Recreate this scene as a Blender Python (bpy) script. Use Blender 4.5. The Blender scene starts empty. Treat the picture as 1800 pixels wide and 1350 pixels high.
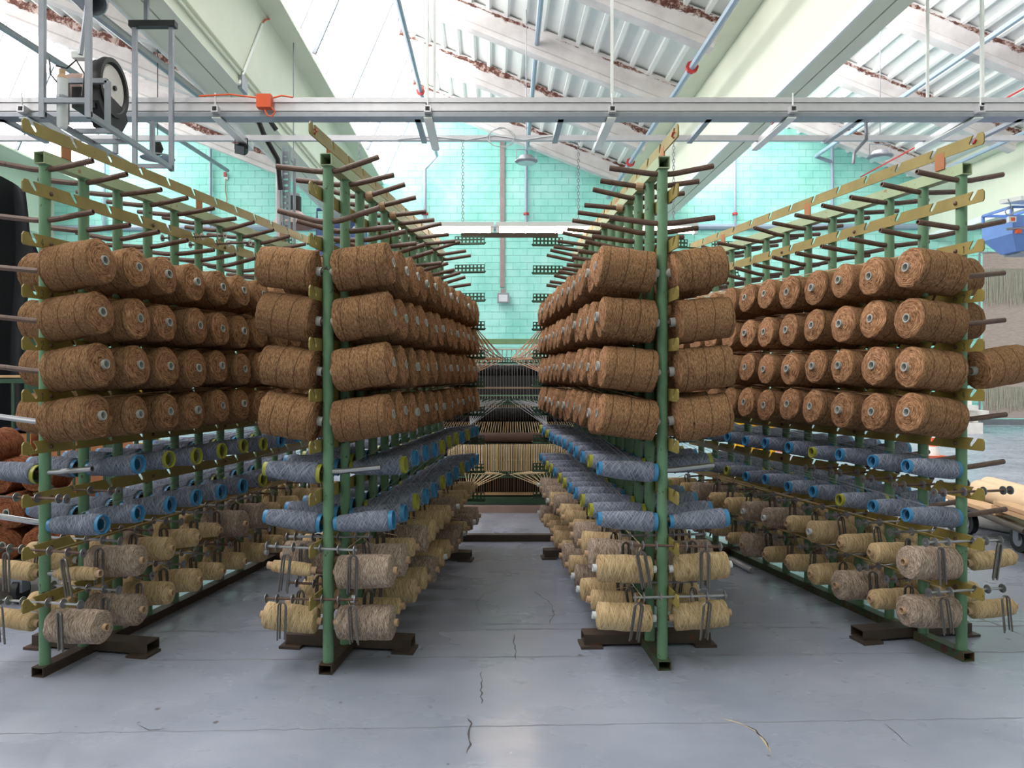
import bpy, bmesh, math, random
from mathutils import Vector, Matrix, noise
random.seed(7)
PI = math.pi
C = bpy.context.scene.collection
S = bpy.context.scene

# ------------------------------------------------------------------ camera, light, exposure
F = 1340.0; CXP = 865.0; CYP = 662.0; EYE = 1.37
cam_d = bpy.data.cameras.new('camera'); cam = bpy.data.objects.new('camera', cam_d); C.objects.link(cam)
cam.location = (0, 0, EYE); cam.rotation_euler = (PI/2, 0, 0)
cam_d.sensor_width = 36; cam_d.lens = 36*F/1800; cam_d.shift_x = (900-CXP)/1800; cam_d.shift_y = -(675-CYP)/1800
cam_d.clip_end = 200
S.camera = cam
W = bpy.data.worlds.new('world'); S.world = W; W.use_nodes = True
bgn = W.node_tree.nodes['Background']; bgn.inputs[0].default_value = (0.80, 0.88, 1.0, 1); bgn.inputs[1].default_value = 1.0
S.view_settings.view_transform = 'Standard'; S.view_settings.look = 'None'; S.view_settings.gamma = 1
S.view_settings.use_curve_mapping = False
S.view_settings.exposure = 0.0
GLAZE = 7.6      # brightness of the overcast sky seen through the north lights
TUBE = 40.0

def at(x, y, d):
    return Vector(((x-CXP)/F*d, d, EYE-(y-CYP)/F*d))
def fl(x, y):
    d = EYE*F/(y-CYP); return Vector(((x-CXP)/F*d, d, 0))

# ------------------------------------------------------------------ materials
def srgb(r, g, b):
    f = lambda c: ((c/255)/12.92 if c/255 <= .04045 else (((c/255)+.055)/1.055)**2.4)
    return (f(r), f(g), f(b), 1)
class N:
    def __init__(s, name):
        s.m = bpy.data.materials.new(name); s.m.use_nodes = True; s.t = s.m.node_tree; s.b = s.t.nodes['Principled BSDF']
    def n(s, k, **kw):
        x = s.t.nodes.new(k)
        for a, v in kw.items(): setattr(x, a, v)
        return x
    def l(s, a, b): s.t.links.new(a, b)
    def math(s, op, a, b=None, c=None):
        x = s.n('ShaderNodeMath', operation=op)
        for i, v in enumerate((a, b, c)):
            if v is None: continue
            if isinstance(v, (int, float)): x.inputs[i].default_value = v
            else: s.l(v, x.inputs[i])
        return x.outputs[0]
    def ramp(s, fac, stops):
        r = s.n('ShaderNodeValToRGB'); s.l(fac, r.inputs[0])
        e = r.color_ramp.elements
        e[0].position, e[0].color = stops[0]; e[1].position, e[1].color = stops[-1]
        for p, c in stops[1:-1]:
            k = e.new(p); k.color = c
        return r.outputs[0]
    def mix(s, fac, a, b, mode='MIX'):
        x = s.n('ShaderNodeMix', data_type='RGBA', blend_type=mode)
        if isinstance(fac, (int, float)): x.inputs[0].default_value = fac
        else: s.l(fac, x.inputs[0])
        for i, v in ((6, a), (7, b)):
            if isinstance(v, tuple): x.inputs[i].default_value = v
            else: s.l(v, x.inputs[i])
        return x.outputs[2]
    def noise(s, vec, scale, detail=4, rough=.6):
        x = s.n('ShaderNodeTexNoise'); x.inputs['Scale'].default_value = scale
        x.inputs['Detail'].default_value = detail; x.inputs['Roughness'].default_value = rough
        if vec is not None: s.l(vec, x.inputs['Vector'])
        return x.outputs[0]
    def obj(s): return s.n('ShaderNodeTexCoord').outputs['Object']
    def pos(s): return s.n('ShaderNodeNewGeometry').outputs['Position']
    def mapping(s, vec, sc=(1, 1, 1)):
        x = s.n('ShaderNodeMapping'); x.inputs['Scale'].default_value = sc; s.l(vec, x.inputs[0]); return x.outputs[0]
    def bump(s, h, dist=.002, strength=.5):
        x = s.n('ShaderNodeBump'); x.inputs['Strength'].default_value = strength; x.inputs['Distance'].default_value = dist
        s.l(h, x.inputs['Height']); s.l(x.outputs[0], s.b.inputs['Normal'])

def plain(name, col, rough=.6, metal=0, var=.12, scale=6, dirt=None, damt=.55):
    k = N(name); p = k.pos(); f = k.noise(p, scale)
    c1 = tuple(min(1, x*(1+var)) for x in col[:3])+(1,); c2 = tuple(x*(1-var) for x in col[:3])+(1,)
    c = k.ramp(f, [(.3, c2), (.7, c1)])
    if dirt:
        g = k.noise(p, scale*4, 6, .7)
        m = k.ramp(g, [(damt, (0, 0, 0, 1)), (damt+.06, (1, 1, 1, 1))])
        c = k.mix(m, c, dirt)
    k.l(c, k.b.inputs['Base Color']); k.b.inputs['Roughness'].default_value = rough; k.b.inputs['Metallic'].default_value = metal
    return k.m

def yarn(name, c_dark, c_mid, c_light, fy=170, fx=38, helix=.085, slope=.08, bd=.004, rand=.25, cross=.22, grooves=1.0):
    k = N(name); tc = k.n('ShaderNodeTexCoord'); uv = tc.outputs['UV']
    sp = k.n('ShaderNodeSeparateXYZ'); k.l(uv, sp.inputs[0]); x, y = sp.outputs[0], sp.outputs[1]
    oi = k.n('ShaderNodeObjectInfo').outputs['Random']
    def layer(sl):
        yy = k.math('MULTIPLY_ADD', x, sl, y)
        cb = k.n('ShaderNodeCombineXYZ'); k.l(k.math('MULTIPLY', x, fx), cb.inputs[0]); k.l(k.math('MULTIPLY', yy, fy), cb.inputs[1])
        k.l(k.math('MULTIPLY', oi, 37.0), cb.inputs[2])
        return k.noise(cb.outputs[0], 1.0, 3, .65)
    a = layer(cross); b = layer(-cross)
    h = k.math('MAXIMUM', a, b)
    g = k.math('FRACT', k.math('ADD', k.math('DIVIDE', k.math('MULTIPLY_ADD', x, slope, y), helix), oi))
    g2 = k.ramp(g, [(0.0, (0, 0, 0, 1)), (.045, (.15, .15, .15, 1)), (.085, (1, 1, 1, 1))])
    hh = k.math('ADD', h, k.math('MULTIPLY', g2, .35*grooves))
    c = k.ramp(h, [(.36, c_dark), (.52, c_mid), (.70, c_light)])  # fibre tones, with crevice shade painted into the low spots
    c = k.mix(k.math('MULTIPLY', k.math('SUBTRACT', 1.0, g2), .55*grooves), c, tuple(v*.4 for v in c_dark[:3])+(1,))  # shade of the winding grooves painted into the colour
    hs = k.n('ShaderNodeHueSaturation'); k.l(c, hs.inputs['Color'])
    k.l(k.math('MULTIPLY_ADD', oi, rand, 1-rand/2), hs.inputs['Value'])
    k.l(hs.outputs[0], k.b.inputs['Base Color']); k.b.inputs['Roughness'].default_value = .95
    k.b.inputs['Specular IOR Level'].default_value = .15
    k.bump(hh, bd, .9)
    return k.m

M = {}
M['jute'] = yarn('jute_yarn', srgb(58, 41, 28), srgb(136, 100, 70), srgb(190, 150, 112), 330, 62, cross=.12, bd=.005)
M['jute_end'] = yarn('jute_end_coils', srgb(60, 40, 27), srgb(156, 112, 80), srgb(208, 164, 126), 150, 22, helix=.0105, slope=.012, bd=.010, cross=.10, grooves=.9)
M['jute_red'] = yarn('red_jute_yarn', srgb(62, 34, 22), srgb(128, 76, 50), srgb(176, 116, 80), 200, 40)
M['blue'] = yarn('blue_grey_yarn', srgb(58, 63, 76), srgb(116, 122, 138), srgb(170, 176, 192), 230, 16, helix=.014, slope=.45, bd=.003, cross=.55, grooves=.3)
M['cream'] = yarn('cream_twine', srgb(124, 94, 62), srgb(196, 168, 126), srgb(228, 206, 168), 260, 16, helix=.05, slope=.2, bd=.003, cross=.3, grooves=.6)
M['grey_twine'] = yarn('grey_sisal', srgb(84, 68, 58), srgb(156, 136, 120), srgb(212, 194, 178), 240, 34, helix=.04, slope=.1, bd=.003, cross=.3, grooves=.5)
M['green'] = plain('green_paint', srgb(102, 140, 107), .45, 0, .12, 5, srgb(62, 48, 38), .615)
M['green_dark'] = plain('dark_green_paint', srgb(52, 82, 60), .5, 0, .15, 4, srgb(40, 32, 26), .62)
M['pale_rail'] = plain('pale_rail_paint', srgb(160, 178, 140), .5, 0, .1, 6, srgb(150, 112, 84), .60)
M['olive'] = plain('olive_paint', srgb(146, 129, 68), .45, 0, .14, 9, srgb(92, 60, 34), .63)
M['ochre'] = plain('orange_primer', srgb(170, 110, 66), .6)
M['rust'] = plain('rusty_steel', srgb(100, 76, 64), .5, .1, .2, 16, srgb(70, 48, 38), .56)
M['base_steel'] = plain('rusted_base_steel', srgb(74, 62, 54), .55, .2, .2, 8, srgb(96, 62, 44), .58)
M['base_green'] = plain('rusty_green_rail', srgb(70, 92, 66), .5, .05, .2, 8, srgb(92, 62, 46), .50)
M['dark'] = plain('bore_shade_paint', (.006, .006, .006, 1), .8)  # near-black colour standing in for the shade down a hollow peg
M['steel'] = plain('bright_steel', srgb(172, 172, 176), .28, .9, .06, 20)
M['zinc'] = plain('zinc_washer', srgb(150, 152, 156), .4, .75, .1, 30)
M['wire'] = plain('dark_wire', srgb(112, 108, 104), .35, .7, .1, 20)
M['core_grey'] = plain('grey_plastic', srgb(176, 176, 170), .4)
M['core_tan'] = plain('tan_cardboard', srgb(190, 158, 126), .7)
M['core_white'] = plain('white_plastic', srgb(216, 220, 222), .35)
M['ring_blue'] = plain('blue_plastic', srgb(64, 132, 176), .35, 0, .05)
M['ring_yellow'] = plain('yellow_plastic', srgb(160, 160, 62), .35, 0, .05)
M['thread_brown'] = plain('brown_thread', srgb(184, 146, 116), .9)
M['thread_grey'] = plain('grey_thread', srgb(150, 152, 158), .9)
M['thread_cream'] = plain('cream_thread', srgb(212, 190, 150), .9)
M['sage'] = plain('sage_painted_concrete', srgb(222, 226, 206), .55, 0, .04, 1.5)
M['white'] = plain('white_painted_metal', srgb(232, 236, 232), .45, 0, .03, 2)
M['alu'] = plain('aluminium', srgb(206, 205, 208), .4, .35, .06, 8)
M['galv'] = plain('galvanised_steel', srgb(150, 154, 162), .4, .45, .08, 8)
M['pipe'] = plain('blue_grey_pipe', srgb(150, 166, 182), .4, 0, .05)
M['channel'] = plain('brown_cable_channel', srgb(160, 142, 140), .5)
M['collar'] = plain('red_collar', srgb(190, 60, 60), .5)
M['orange'] = plain('orange_plastic', srgb(226, 92, 44), .45, 0, .05)
M['black'] = plain('black_rubber', srgb(26, 26, 28), .5)
M['cloth'] = plain('black_cloth', srgb(20, 24, 28), .9, 0, .2, 3)
M['blue_mach'] = plain('blue_machine_paint', srgb(112, 148, 214), .45, 0, .06)
M['blue_dull'] = plain('dull_blue_paint', srgb(70, 92, 140), .5)
M['pink_metal'] = plain('dusty_metal', srgb(166, 140, 130), .55)
M['wood'] = plain('pale_wood', srgb(214, 172, 130), .6, 0, .12, 6)
M['carton'] = plain('carton', srgb(206, 134, 92), .75)
M['yellow'] = plain('yellow_crate', srgb(244, 186, 24), .5, 0, .05)
M['roller'] = plain('dark_roller', srgb(30, 24, 24), .25, .5)
M['roller_brown'] = plain('brown_roller', srgb(92, 68, 58), .35)
M['conewhite'] = plain('white_sleeve', srgb(235, 232, 225), .5)
M['tube_card'] = plain('cardboard_tube', srgb(226, 196, 160), .6, 0, .05)
M['bar_grey'] = plain('glazing_bar_paint', srgb(120, 126, 132), .6)
M['disc'] = plain('fan_disc_paint', srgb(206, 202, 198), .45)
M['glassy'] = plain('lamp_glass', srgb(190, 225, 220), .15)
def emis(name, col, st):
    k = N(name); k.b.inputs['Base Color'].default_value = col
    k.b.inputs['Emission Color'].default_value = col; k.b.inputs['Emission Strength'].default_value = st; return k.m
M['glaze'] = emis('skylight_pane', (1, .962, .962, 1), GLAZE)
M['tube'] = emis('lit_tube', (1, .76, .58, 1), TUBE)

# floor : worn blue-grey paint
k = N('painted_concrete_floor'); p = k.pos()
n1 = k.noise(p, .9, 6, .6); n2 = k.noise(k.mapping(p, (.9, 2.0, 1)), 1.6, 6, .65)
c = k.ramp(n1, [(.35, srgb(140, 147, 163)), (.5, srgb(152, 159, 175)), (.68, srgb(164, 169, 183))])
c = k.mix(k.math('MULTIPLY', k.ramp(n2, [(.45, (0, 0, 0, 1)), (.75, (1, 1, 1, 1))]), .22), c, srgb(126, 131, 143))
v = k.n('ShaderNodeTexVoronoi', feature='F1'); v.inputs['Scale'].default_value = 3.1; k.l(k.mapping(p, (1, .8, 1)), v.inputs['Vector'])
ch = k.math('MULTIPLY_ADD', k.noise(p, 45, 3), .06, v.outputs[0])
spot = k.ramp(ch, [(.055, (1, 1, 1, 1)), (.075, (0, 0, 0, 1))])
c = k.mix(k.math('MULTIPLY', spot, .7), c, srgb(96, 84, 76))
v2 = k.n('ShaderNodeTexVoronoi', feature='F1'); v2.inputs['Scale'].default_value = 8.0
k.l(k.mapping(p, (1.0, .8, 1)), v2.inputs['Vector']); sc = k.n('ShaderNodeSeparateColor'); k.l(v2.outputs['Color'], sc.inputs[0])
dd = k.math('ADD', v2.outputs[0], k.math('MULTIPLY', k.noise(p, 60, 4, .8), .16))
chip = k.math('MULTIPLY', k.ramp(dd, [(.125, (1, 1, 1, 1)), (.15, (0, 0, 0, 1))]), k.math('GREATER_THAN', sc.outputs[0], .55))
c = k.mix(k.math('MULTIPLY', chip, .6), c, srgb(98, 92, 90))
pale = k.math('MULTIPLY', k.ramp(k.noise(k.mapping(p, (1, 2.2, 1)), 1.6, 3), [(.56, (0, 0, 0, 1)), (.60, (1, 1, 1, 1))]), .07)
c = k.mix(pale, c, srgb(196, 200, 210))
st = k.ramp(k.noise(p, 3.2, 8, .75), [(.62, (0, 0, 0, 1)), (.72, (1, 1, 1, 1))])
c = k.mix(k.math('MULTIPLY', st, .35), c, srgb(118, 116, 120))
k.l(c, k.b.inputs['Base Color']); k.b.inputs['Roughness'].default_value = .38
k.l(k.ramp(k.noise(k.mapping(p, (1, 1.5, 1)), 1.3, 4), [(.3, (.17,)*3+(1,)), (.7, (.40,)*3+(1,))]), k.b.inputs['Roughness'])
k.bump(k.noise(p, 12, 5), .003, .25); M['floor'] = k.m
# block wall
k = N('mint_block_paint'); p = k.pos()
f = k.noise(p, 1.1, 6, .65); g = k.noise(k.mapping(p, (1, 1, 2.5)), .5, 4)
c = k.ramp(f, [(.32, srgb(140, 220, 204)), (.5, srgb(162, 234, 220)), (.7, srgb(192, 244, 234))])
c = k.mix(k.math('MULTIPLY', k.ramp(g, [(.5, (0, 0, 0, 1)), (.7, (1, 1, 1, 1))]), .4), c, srgb(190, 238, 226))
k.l(c, k.b.inputs['Base Color']); k.b.inputs['Roughness'].default_value = .6; M['mint'] = k.m
M['mortar'] = plain('mint_mortar', srgb(140, 200, 182), .8)
# rafters : white concrete with peeling brown along the top edge
k = N('peeling_white_paint'); o = k.obj(); s = k.n('ShaderNodeSeparateXYZ'); k.l(o, s.inputs[0])
nz = k.noise(k.mapping(k.pos(), (1, 2, 2)), 3.0, 8, .75)
band = k.math('ABSOLUTE', k.math('SUBTRACT', s.outputs[2], -.12))
low = k.noise(k.pos(), .55, 2)
rr0 = k.math('MULTIPLY_ADD', k.n('ShaderNodeObjectInfo').outputs['Random'], .16, .14)
msk = k.math('SUBTRACT', k.math('MULTIPLY', k.math('ADD', k.math('MULTIPLY', nz, .75), k.math('MULTIPLY', low, .6)), k.math('ADD', rr0, .1)), band)
m1 = k.ramp(k.math('ADD', msk, .5), [(.66, (0, 0, 0, 1)), (.67, (1, 1, 1, 1))])
br = k.ramp(k.noise(k.pos(), 9, 6, .8), [(.35, srgb(70, 36, 28)), (.5, srgb(104, 62, 50)), (.58, srgb(190, 170, 160))])
base = k.ramp(k.noise(k.pos(), 2, 5), [(.3, srgb(196, 190, 188)), (.7, srgb(224, 220, 218))])
k.l(k.mix(m1, base, br), k.b.inputs['Base Color']); k.b.inputs['Roughness'].default_value = .8; M['rafter'] = k.m
# woven hanging
k = N('woven_linen'); p = k.pos()
k.l(k.ramp(k.noise(k.mapping(p, (4, 1, 40)), 2, 4), [(.3, srgb(160, 146, 138)), (.7, srgb(182, 170, 160))]), k.b.inputs['Base Color'])
k.b.inputs['Roughness'].default_value = .9; M['woven'] = k.m
M['fringe'] = plain('pale_fringe', srgb(184, 186, 168), .9)

# ------------------------------------------------------------------ mesh builder
class MB:
    def __init__(s): s.v = []; s.f = []; s.uv = None; s.mi = []; s.cur = 0
    def add(s, vs, fs):
        b = len(s.v); s.v.extend([tuple(v) for v in vs]); s.f.extend([tuple(b+i for i in f) for f in fs]); s.mi.extend([s.cur]*len(fs)); return s
    def box(s, c, sz, M3=None):
        hx, hy, hz = sz[0]/2, sz[1]/2, sz[2]/2
        vs = [Vector((x, y, z)) for x in (-hx, hx) for y in (-hy, hy) for z in (-hz, hz)]
        if M3: vs = [M3 @ v for v in vs]
        c = Vector(c)
        return s.add([v+c for v in vs], [(0, 1, 3, 2), (4, 6, 7, 5), (0, 4, 5, 1), (2, 3, 7, 6), (0, 2, 6, 4), (1, 5, 7, 3)])
    def b2(s, a, b):
        return s.box([(a[i]+b[i])/2 for i in range(3)], [abs(b[i]-a[i]) for i in range(3)])
    def frame(s, p0, p1, up=(0, 0, 1)):
        d = (Vector(p1)-Vector(p0)).normalized(); u = Vector(up)
        if abs(d.dot(u)) > .98: u = Vector((0, 1, 0)) if abs(d.y) < .9 else Vector((1, 0, 0))
        x = d.cross(u).normalized(); y = x.cross(d).normalized(); return d, x, y
    def tube(s, p0, p1, r, n=8, r1=None, cap=True):
        p0, p1 = Vector(p0), Vector(p1); r1 = r if r1 is None else r1
        d, x, y = s.frame(p0, p1)
        vs = []
        for p, rr in ((p0, r), (p1, r1)):
            for i in range(n):
                a = 2*PI*i/n; vs.append(p+x*math.cos(a)*rr+y*math.sin(a)*rr)
        fs = [(i, (i+1) % n, n+(i+1) % n, n+i) for i in range(n)]
        if cap: fs += [tuple(reversed(range(n))), tuple(range(n, 2*n))]
        return s.add(vs, fs)
    def path(s, pts, r, n=6, cap=True):
        pts = [Vector(p) for p in pts]; vs = []; fs = []
        px = None
        for i, p in enumerate(pts):
            a = pts[max(0, i-1)]; b = pts[min(len(pts)-1, i+1)]
            d = (b-a).normalized()
            if px is None: _, x, y = s.frame(a, b)
            else:
                x = (px-d*px.dot(d)).normalized(); y = x.cross(d).normalized()
            px = x
            for j in range(n):
                t = 2*PI*j/n; vs.append(p+x*math.cos(t)*r+y*math.sin(t)*r)
        for i in range(len(pts)-1):
            for j in range(n):
                fs.append((i*n+j, i*n+(j+1) % n, (i+1)*n+(j+1) % n, (i+1)*n+j))
        if cap: fs += [tuple(reversed(range(n))), tuple(range((len(pts)-1)*n, len(pts)*n))]
        return s.add(vs, fs)
    def pipe(s, p0, p1, ro, ri, n=14):     # open hollow tube
        p0, p1 = Vector(p0), Vector(p1); d, x, y = s.frame(p0, p1); vs = []
        for p, rr in ((p0, ro), (p1, ro), (p1, ri), (p0, ri)):
            for i in range(n):
                a = 2*PI*i/n; vs.append(p+x*math.cos(a)*rr+y*math.sin(a)*rr)
        fs = []
        for q in range(4):
            for i in range(n):
                fs.append((q*n+i, q*n+(i+1) % n, ((q+1) % 4)*n+(i+1) % n, ((q+1) % 4)*n+i))
        return s.add(vs, fs)
    def rhs(s, p0, p1, w, h, t=.004, up=(0, 0, 1)):   # rectangular hollow section
        p0, p1 = Vector(p0), Vector(p1); d, x, y = s.frame(p0, p1, up); vs = []
        for p, k in ((p0, 0), (p1, 0), (p1, t), (p0, t)):
            for a, b in ((-1, -1), (1, -1), (1, 1), (-1, 1)):
                vs.append(p+x*a*(w/2-k)+y*b*(h/2-k))
        fs = []
        for q in range(4):
            for i in range(4):
                fs.append((q*4+i, q*4+(i+1) % 4, ((q+1) % 4)*4+(i+1) % 4, ((q+1) % 4)*4+i))
        return s.add(vs, fs)
    def bar(s, p0, p1, w, h, up=(0, 0, 1)):
        p0, p1 = Vector(p0), Vector(p1); d, x, y = s.frame(p0, p1, up); vs = []
        for p in (p0, p1):
            for a, b in ((-1, -1), (1, -1), (1, 1), (-1, 1)): vs.append(p+x*a*w/2+y*b*h/2)
        return s.add(vs, [(0, 1, 2, 3), (7, 6, 5, 4), (0, 4, 5, 1), (1, 5, 6, 2), (2, 6, 7, 3), (3, 7, 4, 0)])
    def lathe(s, prof, n=24, axis='X', org=(0, 0, 0)):   # prof: (along, radius)
        vs = []; o = Vector(org)
        for a, r in prof:
            for i in range(n):
                t = 2*PI*i/n; c_, s_ = math.cos(t)*r, math.sin(t)*r
                vs.append(o+(Vector((a, c_, s_)) if axis == 'X' else Vector((c_, a, s_)) if axis == 'Y' else Vector((c_, s_, a))))
        fs = []
        for j in range(len(prof)-1):
            for i in range(n): fs.append((j*n+i, j*n+(i+1) % n, (j+1)*n+(i+1) % n, (j+1)*n+i))
        return s.add(vs, fs)
    def prism(s, poly, o, ex, ey, t):   # poly 2D extruded by vector t
        o, ex, ey, t = Vector(o), Vector(ex), Vector(ey), Vector(t); n = len(poly)
        vs = [o+ex*a+ey*b for a, b in poly]; vs += [v+t for v in vs]
        return s.add(vs, [tuple(range(n)), tuple(reversed(range(n, 2*n)))]+[(i, n+i, n+(i+1) % n, (i+1) % n) for i in range(n)])
    def mesh(s, name, mats, smooth=True, ang=35):
        me = bpy.data.meshes.new(name); me.from_pydata([tuple(v) for v in s.v], [], s.f)
        for m in (mats if isinstance(mats, (list, tuple)) else [mats]): me.materials.append(M[m] if isinstance(m, str) else m)
        me.polygons.foreach_set('material_index', s.mi)
        if smooth:
            me.polygons.foreach_set('use_smooth', [True]*len(me.polygons)); me.set_sharp_from_angle(angle=math.radians(ang))
        bm = bmesh.new(); bm.from_mesh(me); bmesh.ops.recalc_face_normals(bm, faces=bm.faces); bm.to_mesh(me); bm.free()
        me.update(); return me
    def obj(s, name, mats, parent=None, smooth=True, loc=None):
        o = bpy.data.objects.new(name, s.mesh(name, mats, smooth)); C.objects.link(o)
        if parent: o.parent = parent
        if loc: o.location = loc
        return o

def link(name, me, parent=None, mat=None):
    o = bpy.data.objects.new(name, me); C.objects.link(o)
    if parent: o.parent = parent
    if mat is not None: o.matrix_basis = mat
    return o
def tag(o, label=None, cat=None, group=None, kind=None):
    if label: o['label'] = label
    if cat: o['category'] = cat
    if group: o['group'] = group
    if kind: o['kind'] = kind
    return o
def empty(name, loc=(0, 0, 0), label=None, cat=None, group=None, kind=None, rz=0):
    o = bpy.data.objects.new(name, None); C.objects.link(o); o.location = loc; o.rotation_euler = (0, 0, rz); o.empty_display_size = .1
    return tag(o, label, cat, group, kind)
def local(root, mb):   # express world-space builder in root's space
    mi = Matrix.Translation(root.location) @ root.rotation_euler.to_matrix().to_4x4()
    mi = mi.inverted(); mb.v = [tuple(mi @ Vector(v)) for v in mb.v]; return mb
def part(name, mb, mats, root, smooth=True): return local(root, mb).obj(name, mats, root, smooth)
def thing1(name, mb, mats, label, cat, group=None, kind=None, smooth=True):   # single mesh thing, origin at its base centre
    xs, ys, zs = zip(*[tuple(v) for v in mb.v])
    o0 = Vector(((min(xs)+max(xs))/2, (min(ys)+max(ys))/2, min(zs)))
    mb.v = [tuple(Vector(v)-o0) for v in mb.v]
    o = mb.obj(name, mats, None, smooth); o.location = o0; return tag(o, label, cat, group, kind)

# ================================================================== ROOM
YB = 21.6; YF = -3.6; XL, XR = -20.5, 21.5
root_floor = MB().b2((XL, YF, -.2), (XR, YB+.3, 0)).obj('floor', 'floor', None, False); tag(root_floor, kind='structure')
def strip(pts, w, z=.0012):
    mb = MB(); P = [Vector(p) for p in pts]
    ws = [w*random.uniform(.4, 1.4) for _ in P]; ws[0] = w*.2; ws[-1] = w*.2
    vs = []
    for i, p in enumerate(P):
        d = (P[min(i+1, len(P)-1)]-P[max(i-1, 0)]).normalized(); n_ = Vector((-d.y, d.x, 0))
        vs += [p+n_*ws[i]+Vector((0, 0, z)), p-n_*ws[i]+Vector((0, 0, z))]
    return mb.add(vs, [(2*i, 2*i+1, 2*i+3, 2*i+2) for i in range(len(P)-1)])
def crack(pix, w, jag=3):
    pts = []
    P = [fl(*q) for q in pix]
    for a, b in zip(P, P[1:]):
        n_ = max(2, int((b-a).length/.035))
        for i in range(n_):
            q = a.lerp(b, i/n_); pts.append(q+Vector((random.uniform(-1, 1), random.uniform(-1, 1), 0))*.006*jag/3)
    pts.append(P[-1]); return strip(pts, w)
M['crack'] = plain('crack_dirt', srgb(88, 84, 86), .9)
M['joint'] = plain('joint_fill', srgb(144, 146, 156), .8)
M['bare'] = plain('bare_concrete', srgb(190, 176, 150), .9)
for pix, w, m in [([(822, 1262), (829, 1272), (826, 1290), (828, 1310), (820, 1325)], .006, 'crack'),
                  ([(1268, 1262), (1300, 1272), (1332, 1286), (1345, 1305), (1356, 1325)], .007, 'bare'),
                  ([(1300, 1272), (1330, 1283), (1346, 1306), (1352, 1318)], .004, 'crack'),
                  ([(843, 1080), (838, 1060), (850, 1045), (880, 1036)], .003, 'crack'),
                  ([(965, 1098), (975, 1080), (970, 1062), (940, 1040)], .004, 'crack'),
                  ([(903, 1115), (907, 1160)], .004, 'crack'), ([(846, 1180), (846, 1238)], .004, 'crack'),
                  ([(242, 1272), (262, 1283), (290, 1281)], .004, 'crack'),
                  ([(1555, 1272), (1572, 1286), (1602, 1312)], .003, 'crack'), ([(1720, 1085), (1800, 1118)], .003, 'crack')]:
    o = crack(pix, w*.55).obj('floor_crack', m, root_floor, False)
for a, b, w in [((0, 1112), (1800, 1100), .012), ((0, 1163), (1800, 1146), .009), ((700, 1098), (1800, 1092), .006), ((0, 1290), (1800, 1262), .004)]:
    A, B = fl(*a), fl(*b); A = A.lerp(B, -.3); B = A.lerp(B, 1.3)
    pts = [A.lerp(B, i/160)+Vector((0, random.uniform(-.006, .006), 0)) for i in range(161)]
    strip(pts, w*.6, .001).obj('floor_joint', 'joint', root_floor, False)

# walls
M['side'] = plain('side_wall_paint', srgb(226, 222, 214), .7)
def wall(name, a, b, m='side'):
    return tag(MB().b2(a, b).obj(name, m, None, False), kind='structure')
wb = wall('wall_back', (XL, YB+.02, 0), (XR, YB+.3, 9.6), 'mortar')
wall('wall_left', (XL-.3, YF, 0), (XL, YB, 9.6)); wall('wall_right', (XR, YF, 0), (XR+.3, YB, 9.6)); M['front'] = plain('front_wall_paint', srgb(176, 186, 172), .7)
wall('wall_front', (XL, YF-.3, 0), (XR, YF, 9.6), 'front')
bs_ = wall('baseboard_back', (XL, YB-.02, 0), (XR, YB+.02, .16), 'bar_grey')
# blocks: the ones in the middle of the picture singly, the rest joined
bw, bh, gp = .395, .2, .007
blk = MB().b2((-bw/2+gp/2, -.012, -bh/2+gp/2), (bw/2-gp/2, .02, bh/2-gp/2)).mesh('block', 'mint', False)
singles = []; rest = MB()
roofz = lambda x: max(7.0+(3.63-x)*.399 if x > -2.06 else 9.3-(abs(-2.06-x))*2.3, 0) if -3.2 < x < 3.7 else 0
for r in range(48):
    z = .1+r*bh
    for c_ in range(-52, 55):
        x = c_*bw+(bw/2 if r % 2 else 0)
        px, py = CXP+x/YB*F, CYP-(z-EYE)/YB*F
        if not (-60 < px < 1860): continue
        d = math.hypot(px-885, (py-400)*1.2)
        if z < 9.4:
            singles.append((d, x, z))
singles.sort()
for d, x, z in singles[:300]:
    link('block', blk, wb, Matrix.Translation((x, YB, z)))
for d, x, z in singles[300:]:
    rest.b2((x-bw/2+gp/2, YB-.012, z-bh/2+gp/2), (x+bw/2-gp/2, YB+.02, z+bh/2-gp/2))
rs = rest.obj('block_courses', 'mint', wb, False); rs['kind'] = 'stuff'

ceil = empty('ceiling', (0, 0, 0), kind='structure')
OFF = [-16.9, -8.5, 0, 8.4, 16.8]
RIDX, RIDZ, VALX, VALZ, GLX, GLZ = -2.06, 9.27, 3.63, 7.0, -3.1, 6.84
RAF = [-1.0, 1.6, 4.2, 6.8, 9.4, 12.0, 14.7, 17.4, 20.3]
sl = Vector((VALX-RIDX, 0, VALZ-RIDZ)); SL = sl.length; slx = sl.normalized(); sln = Vector((-slx.z, 0, slx.x))
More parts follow.
